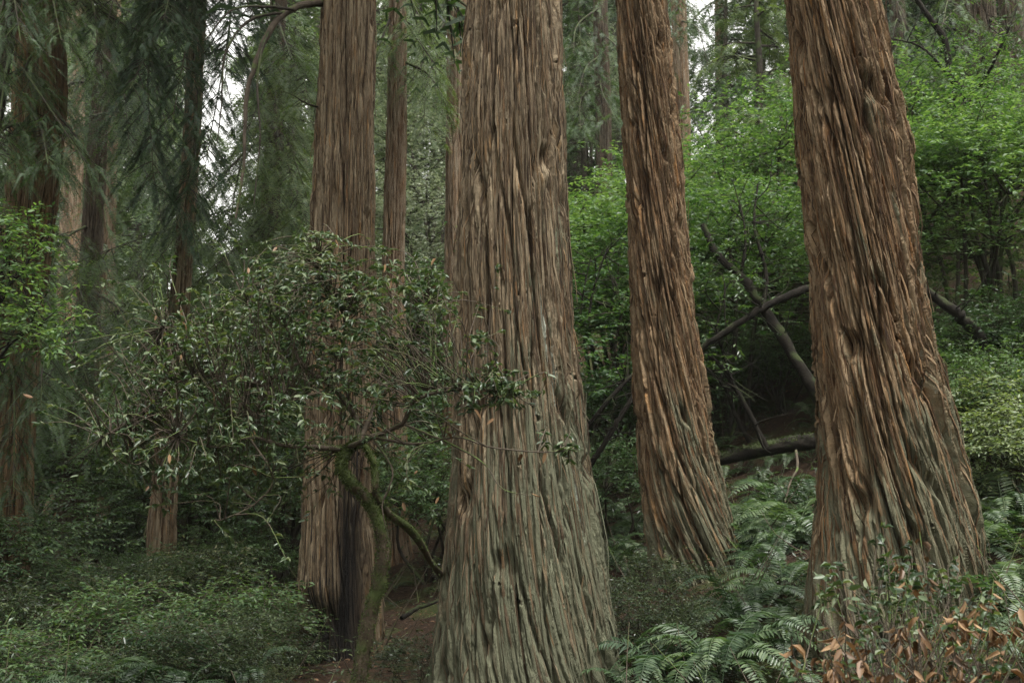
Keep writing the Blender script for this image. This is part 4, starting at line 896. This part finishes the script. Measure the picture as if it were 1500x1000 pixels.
# ------------------------------------------------------------------ dark stems and logs on the slope
def slope_stems():
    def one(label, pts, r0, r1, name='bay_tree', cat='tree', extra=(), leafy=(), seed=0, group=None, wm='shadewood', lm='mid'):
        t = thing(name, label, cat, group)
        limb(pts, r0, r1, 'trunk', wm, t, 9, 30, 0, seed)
        for p, a, b in extra: limb(p, a, b, 'branch', wm, t, 6, 20, 0, seed + 1)
        rt = np.random.default_rng(seed + 7); tg = Geo()
        for p in [pts] + [e[0] for e in extra]:
            Q = poly3(p, 30)
            for _ in range(12):
                i = int(rt.integers(3, 29)); d = unit(rt.normal(0, 1, 3) + [0, -.2, .5]); L = rt.uniform(.2, .9)
                tube(tg, spline([Q[i], Q[i] + d * L * .5 + rt.normal(0, .07, 3), Q[i] + d * L + rt.normal(0, .1, 3)], 6), np.linspace(.011, .003, 6), 4)
        obj('twigs', tg.data('twigs', M[wm], True), t)['kind'] = 'stuff'
        if leafy:
            rng = np.random.default_rng(seed); lf, tw = Geo(), Geo(); C = []
            for x, y, d, sx, sy, n in leafy:
                for _ in range(n): C.append(at(x + rng.normal(0, sx), y + rng.normal(0, sy), d + rng.normal(0, .7)))
            C = np.array(C); spray_leaves(lf, tw, C, rng.normal(0, 1, C.shape) * [1, 1, .4], 9, .32, .085, rng)
            c = obj('crown', lf.data('crown', M[lm]), t); obj('twigs', tw.data('twigs', M['darkwood'], True), c)['kind'] = 'stuff'
        return t
    one('dark bay trunk leaning up to the left from the leaning redwood, crossing a slanting stem', [(1215, 610, 17), (1186, 560, 17), (1150, 500, 17.2), (1118, 450, 17.4), (1085, 405, 17.6), (1050, 372, 17.8), (1030, 330, 18)], .10, .04,
        extra=[([(1118, 450, 17.4), (1122, 400, 17.5), (1105, 330, 17.6), (1110, 270, 17.8)], .04, .015), ([(1085, 405, 17.6), (1092, 350, 17.6), (1085, 300, 17.8)], .03, .012)],
        leafy=[(1050, 350, 18, 45, 35, 60), (1130, 340, 18.2, 50, 35, 60), (1090, 300, 18.4, 60, 30, 60), (1010, 390, 18.4, 30, 30, 30), (1120, 430, 17.2, 40, 30, 22), (1060, 400, 17.2, 30, 30, 24)], seed=61)
    one('slender dark stem slanting up to the right across the bay trunk', [(1000, 535, 16.4), (1030, 508, 16.4), (1075, 478, 16.4), (1120, 450, 16.4), (1160, 431, 16.4), (1215, 412, 16.4)], .042, .055, seed=62, name='bare_stem', cat='stem')
    one('two curved dark stems of a small bay growing right behind the slimmer slope redwood', [(1122, 655, 16.6), (1100, 610, 16.6), (1075, 565, 16.6), (1050, 530, 16.6), (1015, 510, 16.6)], .042, .022,
        extra=[([(1098, 648, 16.7), (1078, 610, 16.7), (1060, 565, 16.7), (1030, 535, 16.7)], .034, .02), ([(1075, 565, 16.6), (1060, 520, 16.5), (1050, 480, 16.5), (1062, 430, 16.5), (1058, 400, 16.5)], .022, .008)], seed=63,
        leafy=[(1010, 470, 17, 18, 25, 16), (1060, 420, 17, 30, 20, 20), (1050, 520, 16.4, 30, 30, 14)])
    one('mossy bent limb of a bay tree climbing at the upper right', [(1460, 330, 21), (1428, 260, 21), (1420, 190, 21), (1415, 140, 21), (1392, 112, 21), (1384, 60, 21), (1360, 25, 21), (1338, -10, 21), (1310, -60, 21)], .085, .04,
        extra=[([(1415, 140, 21), (1440, 120, 20.5), (1470, 60, 20), (1490, 10, 20)], .04, .015), ([(1392, 112, 21), (1350, 70, 20.8), (1300, 55, 20.6)], .03, .01)],
        leafy=[(1400, 60, 20.6, 40, 40, 40), (1480, 60, 20, 25, 35, 50), (1490, 150, 19.5, 22, 40, 50), (1440, 210, 20.5, 40, 30, 30), (1490, 260, 19, 20, 30, 30), (1425, 250, 20.5, 30, 40, 50), (1400, 170, 20.5, 30, 30, 30), (1340, 160, 22, 25, 40, 40)], seed=64)
    one('dark bare stem slanting down right behind the leaning redwood', [(1330, 405, 16), (1375, 440, 16), (1405, 462, 16), (1432, 492, 16.2), (1450, 540, 16.4)], .06, .09, seed=65, name='bare_stem', cat='stem')
    one('dark leaning stems in the shade just right of the massive middle trunk', [(858, 690, 16.2), (885, 650, 16.2), (915, 600, 16.3), (950, 545, 16.5)], .045, .025,
        extra=[([(850, 640, 16), (880, 600, 16), (915, 560, 16.2), (940, 535, 16.4)], .035, .02)], seed=66, name='bare_stem', cat='stem')
    # spindly stems in the gap under the bright shrub
    one('spindly bare sapling in the gap right of the massive middle trunk', [(862, 470, 19), (868, 430, 19), (880, 390, 19), (892, 360, 19)], .02, .012, extra=[([(850, 460, 19), (856, 420, 19), (866, 375, 19)], .016, .008)], seed=67, name='sapling', cat='sapling')
    one('slim bay tree with glowing bright green leaves at the left edge', [(-30, 760, 13.4), (-25, 650, 13.4), (-12, 540, 13.3), (0, 430, 13.3), (14, 330, 13.3)], .06, .02,
        extra=[([(-12, 540, 13.3), (20, 500, 13.1), (70, 470, 13)], .02, .006), ([(0, 430, 13.3), (30, 400, 13.2), (60, 350, 13.2)], .018, .006)],
        leafy=[(18, 318, 13.3, 30, 12, 60), (10, 345, 13.2, 36, 14, 60), (30, 400, 13.1, 36, 16, 50), (45, 455, 13, 40, 14, 60), (15, 480, 13, 36, 18, 50), (80, 490, 13, 30, 10, 25), (0, 420, 13.2, 26, 30, 50)], seed=68, lm='bright')
    def log(label, a, b, r0, r1, seed, D0, D1):
        t = thing('fallen_log', label, 'log')
        P = spline([at(a[0], a[1], D0), at((a[0] + b[0]) / 2, (a[1] + b[1]) / 2 - 4, (D0 + D1) / 2), at(b[0], b[1], D1)], 30); rng = np.random.default_rng(seed)
        g = Geo(); n = 30; th = np.arange(28) / 28 * 2 * PI; T = unit(np.gradient(P, axis=0)); B = unit(np.cross(T, [0, 0, 1.])); N = np.cross(B, T)
        TH, S = np.meshgrid(th, np.arange(n)); r = np.linspace(r0, r1, n)[:, None] * (1 + .14 * perlin(np.cos(TH) * 2 + seed, S * .5 + np.sin(TH) * 2, seed) + .06 * perlin(TH * 4, S * .4, seed))
        V = P[:, None] + r[..., None] * (np.cos(TH)[..., None] * B[:, None] + np.sin(TH)[..., None] * N[:, None])
        i = np.arange(n - 1)[:, None] * 28; j = np.arange(28)[None]; g.add(V.reshape(-1, 3), np.stack([i + j, i + (j + 1) % 28, i + 28 + (j + 1) % 28, i + 28 + j], -1))
        for e, s in ((0, 1), (n - 1, -1)):
            c = P[e]; ring = V[e]; g.add(np.vstack([ring, [c]]), None, [(k, (k + 1) % 28, 28) if s < 0 else ((k + 1) % 28, k, 28) for k in range(28)])
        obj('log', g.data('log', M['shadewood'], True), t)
        m_ = Geo(); k = 900; ii = rng.integers(0, n, k); jj = rng.integers(2, 13, k); leaves(m_, V[ii, jj], rng.normal(0, 1, (k, 3)) + [0, 0, .6], rng.normal(0, 1, (k, 3)), rng.uniform(.02, .05, k), .4, LEAF_FLAT)
        obj('moss', m_.data('moss', M['mossleaf']), t)['kind'] = 'stuff'
    log('dark mossy fallen log lying across the slope behind the ferns', (1040, 676), (1235, 640), .08, .12, 5, 16.9, 16.6)
    t = thing('fallen_branch', 'thin dead branch lying on the shaded floor left of the massive middle trunk', 'branch')
    limb([(588, 905, 13.4), (612, 890, 13.7), (640, 880, 14), (672, 862, 14.5)], .028, .012, 'branch', 'shadewood', t, 6, 18, 0, 75)
    # exposed roots under the log
    t = thing('root', 'pale exposed root curling down the bank under the fallen log', 'root')
    limb([(1166, 660, 16.2), (1168, 685, 15.9), (1158, 705, 15.7), (1150, 735, 15.5)], .022, .009, 'root', 'twig', t, 7, 18, 0, 70)
slope_stems()

# ------------------------------------------------------------------ foreground shrub with brown leaves
def brown_shrub():
    t = thing('dying_shrub', 'low foreground shrub hung with dry brown leaves in front of the leaning redwood', 'shrub')
    rng = np.random.default_rng(81); D0 = 6.4
    st, gr, br = Geo(), Geo(), Geo(); foot = gpt(1330, D0)
    ends = []
    for x, y, n, d in [(1205, 935, 5, -.2), (1250, 905, 5, 0), (1290, 960, 6, -.4), (1340, 900, 5, .2), (1350, 960, 7, -.4), (1400, 880, 6, .3), (1420, 940, 5, -.2), (1395, 990, 5, -.5), (1220, 985, 5, -.5), (1300, 1010, 6, -.6), (1470, 870, 6, .3), (1480, 930, 5, 0), (1180, 965, 4, -.3), (1460, 985, 5, -.4),
                       (1330, 850, 4, .6), (1445, 850, 4, .7)]:
        for _ in range(n): ends.append((at(x + rng.normal(0, 24), y + 14 + rng.normal(0, 20), D0 + d + rng.normal(0, .25)), rng.random() < .82))
    for x, y, n, d in [(1240, 845, 8, .9), (1300, 830, 9, .9), (1350, 810, 9, 1.0), (1280, 870, 8, .7), (1400, 830, 8, 1.0), (1230, 870, 5, .8), (1340, 870, 7, .6), (1310, 790, 4, 1.1), (1370, 890, 8, .4), (1270, 920, 6, .2), (1450, 900, 8, .4)]:
        for _ in range(n): ends.append((at(x + rng.normal(0, 24), y + rng.normal(0, 16), D0 + d + rng.normal(0, .25)), False))
    for e, brown in ends:
        s = foot + np.array([rng.normal(0, .35), rng.normal(0, .25), 0]); m_ = s * .45 + e * .55 + rng.normal(0, .07, 3); P = spline([s - [0, 0, .1], m_, e], 9)
        tube(st, P, np.linspace(.008, .0025, 9), 4); d = unit(P[-1] - P[-2]); k = int(rng.integers(5, 9))
        s_ = rng.uniform(0, .16, (k, 1)); q = e - d * s_; ang = rng.uniform(0, 6.28, k)
        a = np.stack([np.cos(ang), np.sin(ang), np.full(k, -1.1 if brown else -.05) + rng.normal(0, .3, k)], -1) + d * .3
        nm = rng.normal(0, .5, (k, 3)) + ([0, -.5, .3] if brown else [0, 0, 1.0])
        leaves(br if brown else gr, q, a, nm, rng.uniform(.055, .115, k) * (1.0 if brown else .75), rng.uniform(.26, .42) if brown else .5, LEAF_CURL if rng.random() < .6 else LEAF_FULL)
    obj('stems', st.data('stems', M['twig'], True), t); obj('green_leaves', gr.data('green_leaves', M['oak']), t, 'dark grey green oval leaves'); obj('brown_leaves', br.data('brown_leaves', M['brown']), t, 'hanging dry brown leaves')
brown_shrub()

def huckleberry():
    for px, D, s, lab, k in [(905, 12.2, .55, 'twiggy bush with yellowing leaves right of the massive middle trunk', 0), (960, 13.2, .6, 'feathery dark bush in front of the foot of the slimmer slope redwood', 1), (1000, 11.6, .4, 'small bush among twigs below the slimmer slope redwood', 2),
                             (600, 11.6, .45, 'small shaded bush between the straight redwood and the massive middle trunk', 0), (575, 10.2, .35, 'low sprig bush beside the mossy oak foot', 2)]:
        shrub('under', k, px, D, s, lab)
huckleberry()

# ------------------------------------------------------------------ ground cover and litter
def ground_cover():
    rng = np.random.default_rng(91); g = Geo(); fr = [frond_geo(600 + k, .5, 16, .15, .5, .6).arrays() for k in range(3)]
    n = 1900; Y = 7 + 33 * rng.random(n) ** 1.5; X = rng.uniform(-.5, .5, n) * Y * .98; Z = ground_z(X, Y)
    for k in range(n):
        if abs(X[k] - .1) < .9 and abs(Y[k] - 11.5) < .9: continue
        if X[k] < -.2 and Y[k] < 16 and rng.random() < .68: continue
        if X[k] > .2 and rng.random() < .5 or X[k] < 0 and rng.random() < .25:
            for _ in range(4):
                V, Q, T = fr[int(rng.integers(3))]; a = rng.uniform(0, 6.28); s = rng.uniform(.4, 1.0) * (1 + Y[k] / 40)
                c, d = math.cos(a) * s, math.sin(a) * s
                g.add(np.stack([V[:, 0] * c - V[:, 1] * d + X[k], V[:, 0] * d + V[:, 1] * c + Y[k], V[:, 2] * s + Z[k]], -1), Q, T)
        else:
            m_ = 7; s = rng.uniform(.12, .3) * (1 + Y[k] / 30); c = np.array([X[k], Y[k], Z[k]]) + rng.normal(0, 1, (m_, 3)) * [s, s, s * .4] + [0, 0, s * .6]
            spray_leaves(g, None, c, rng.normal(0, 1, (m_, 3)) * [1, 1, .4], 7, .2 * (1 + Y[k] / 50), .05 * (1 + Y[k] / 40), rng)
    obj('ground_cover', g.data('ground_cover', M['under']), kind='stuff')
    l = Geo(); n = 26000; Y = 6.5 + 26 * rng.random(n) ** 1.6; X = rng.uniform(-.5, .5, n) * Y * .95; Z = ground_z(X, Y) + .012
    leaves(l, np.stack([X, Y, Z], -1), rng.normal(0, 1, (n, 3)) * [1, 1, .25], rng.normal(0, .35, (n, 3)) + [0, 0, 1], rng.uniform(.03, .09, n), rng.uniform(.15, .45, n), LEAF_FOLD)
    obj('leaf_litter', l.data('leaf_litter', M['brown_litter']), kind='stuff')
    tw = Geo(); n = 1000; Y = 8 + 16 * rng.random(n) ** 1.4; X = rng.uniform(-.5, .5, n) * Y * .9
    for k in range(n):
        a = rng.uniform(0, 6.28); L = rng.uniform(.15, .7); d = np.array([math.cos(a), math.sin(a), 0]) * L
        p = np.array([X[k], Y[k], 0]) + d * np.array([[-.5], [0], [.5]]) + rng.normal(0, .03, (3, 3)); p[:, 2] = ground_z(p[:, 0], p[:, 1]) + rng.uniform(.01, .08, 3) + (np.array([0, .45, 1.0]) * L * 1.3 if k % 3 == 0 else 0)
        tube(tw, spline(p, 5), np.linspace(.007, .003, 5), 4)
    obj('dead_twigs', tw.data('dead_twigs', M['twig'], True), kind='stuff')
M['brown_litter'] = leaf_mat('brown_litter', [(0, (.035, .02, .012)), (.5, (.10, .055, .03)), (1, (.22, .13, .075))], .6, .1, (1.2, 1, .7), .3)
ground_cover()

# ------------------------------------------------------------------ air
def haze():
    V = np.array([(x, y, z) for x in (-330, 330) for y in (-340, 430) for z in (-120, 130)], float)
    Q = [(0, 1, 3, 2), (4, 6, 7, 5), (0, 4, 5, 1), (2, 3, 7, 6), (0, 2, 6, 4), (1, 5, 7, 3)]
    m, nt, N, L = new_mat('haze'); v = node(nt, 'ShaderNodeVolumePrincipled')
    v.inputs['Color'].default_value = (.90, .92, .87, 1); v.inputs['Density'].default_value = HAZE; v.inputs['Anisotropy'].default_value = .2
    out = node(nt, 'ShaderNodeOutputMaterial'); L.new(v.outputs[0], out.inputs['Volume'])
    obj('haze', mesh_data('haze', V, Q, None, m), kind='stuff')
if HAZE > 0: haze()
# ------------------------------------------------------------------ light
SUN_EL, SUN_AZ = math.radians(68), math.radians(145)     # azimuth clockwise from +Y
def make_light():
    w = bpy.data.worlds.new('World'); scene.world = w; w.use_nodes = True
    nt = w.node_tree; nt.nodes.clear()
    sky = node(nt, 'ShaderNodeTexSky', sky_type='NISHITA'); sky.sun_disc = False
    sky.sun_elevation = SUN_EL; sky.sun_rotation = SUN_AZ; sky.air_density = 1.0; sky.dust_density = 3.0
    hs = node(nt, 'ShaderNodeHueSaturation'); hs.inputs['Saturation'].default_value = .06
    nt.links.new(sky.outputs[0], hs.inputs['Color'])
    bg = node(nt, 'ShaderNodeBackground'); bg.inputs[1].default_value = .15
    nt.links.new(mixc(nt, 1.0, hs.outputs[0], (1, .98, .93), 'MULTIPLY'), bg.inputs[0])
    out = node(nt, 'ShaderNodeOutputWorld'); nt.links.new(bg.outputs[0], out.inputs[0])
    ld = bpy.data.lights.new('sun', 'SUN'); ld.energy = 1.4; ld.angle = math.radians(16); ld.color = (1, .97, .92)
    s = bpy.data.objects.new('sun', ld); COL.objects.link(s)
    d = Vector((math.sin(SUN_AZ) * math.cos(SUN_EL), math.cos(SUN_AZ) * math.cos(SUN_EL), math.sin(SUN_EL)))
    s.rotation_euler = (-d).to_track_quat('-Z', 'Y').to_euler(); s.location = (0, 0, 40)
make_light()

scene.view_settings.view_transform = 'Standard'; scene.view_settings.look = 'None'
scene.view_settings.exposure = EXPOSURE; scene.view_settings.gamma = 1
cy = scene.cycles
cy.max_bounces = 5; cy.diffuse_bounces = 3; cy.glossy_bounces = 2; cy.transmission_bounces = 4; cy.volume_bounces = 1; cy.transparent_max_bounces = 4
cy.use_adaptive_sampling = True; cy.adaptive_threshold = .008; cy.use_denoising = True; cy.denoiser = 'OPENIMAGEDENOISE'; cy.denoising_input_passes = 'RGB_ALBEDO_NORMAL'; cy.denoising_prefilter = 'NONE'; cy.use_light_tree = False
cy.caustics_reflective = False; cy.caustics_refractive = False; cy.sample_clamp_indirect = 4
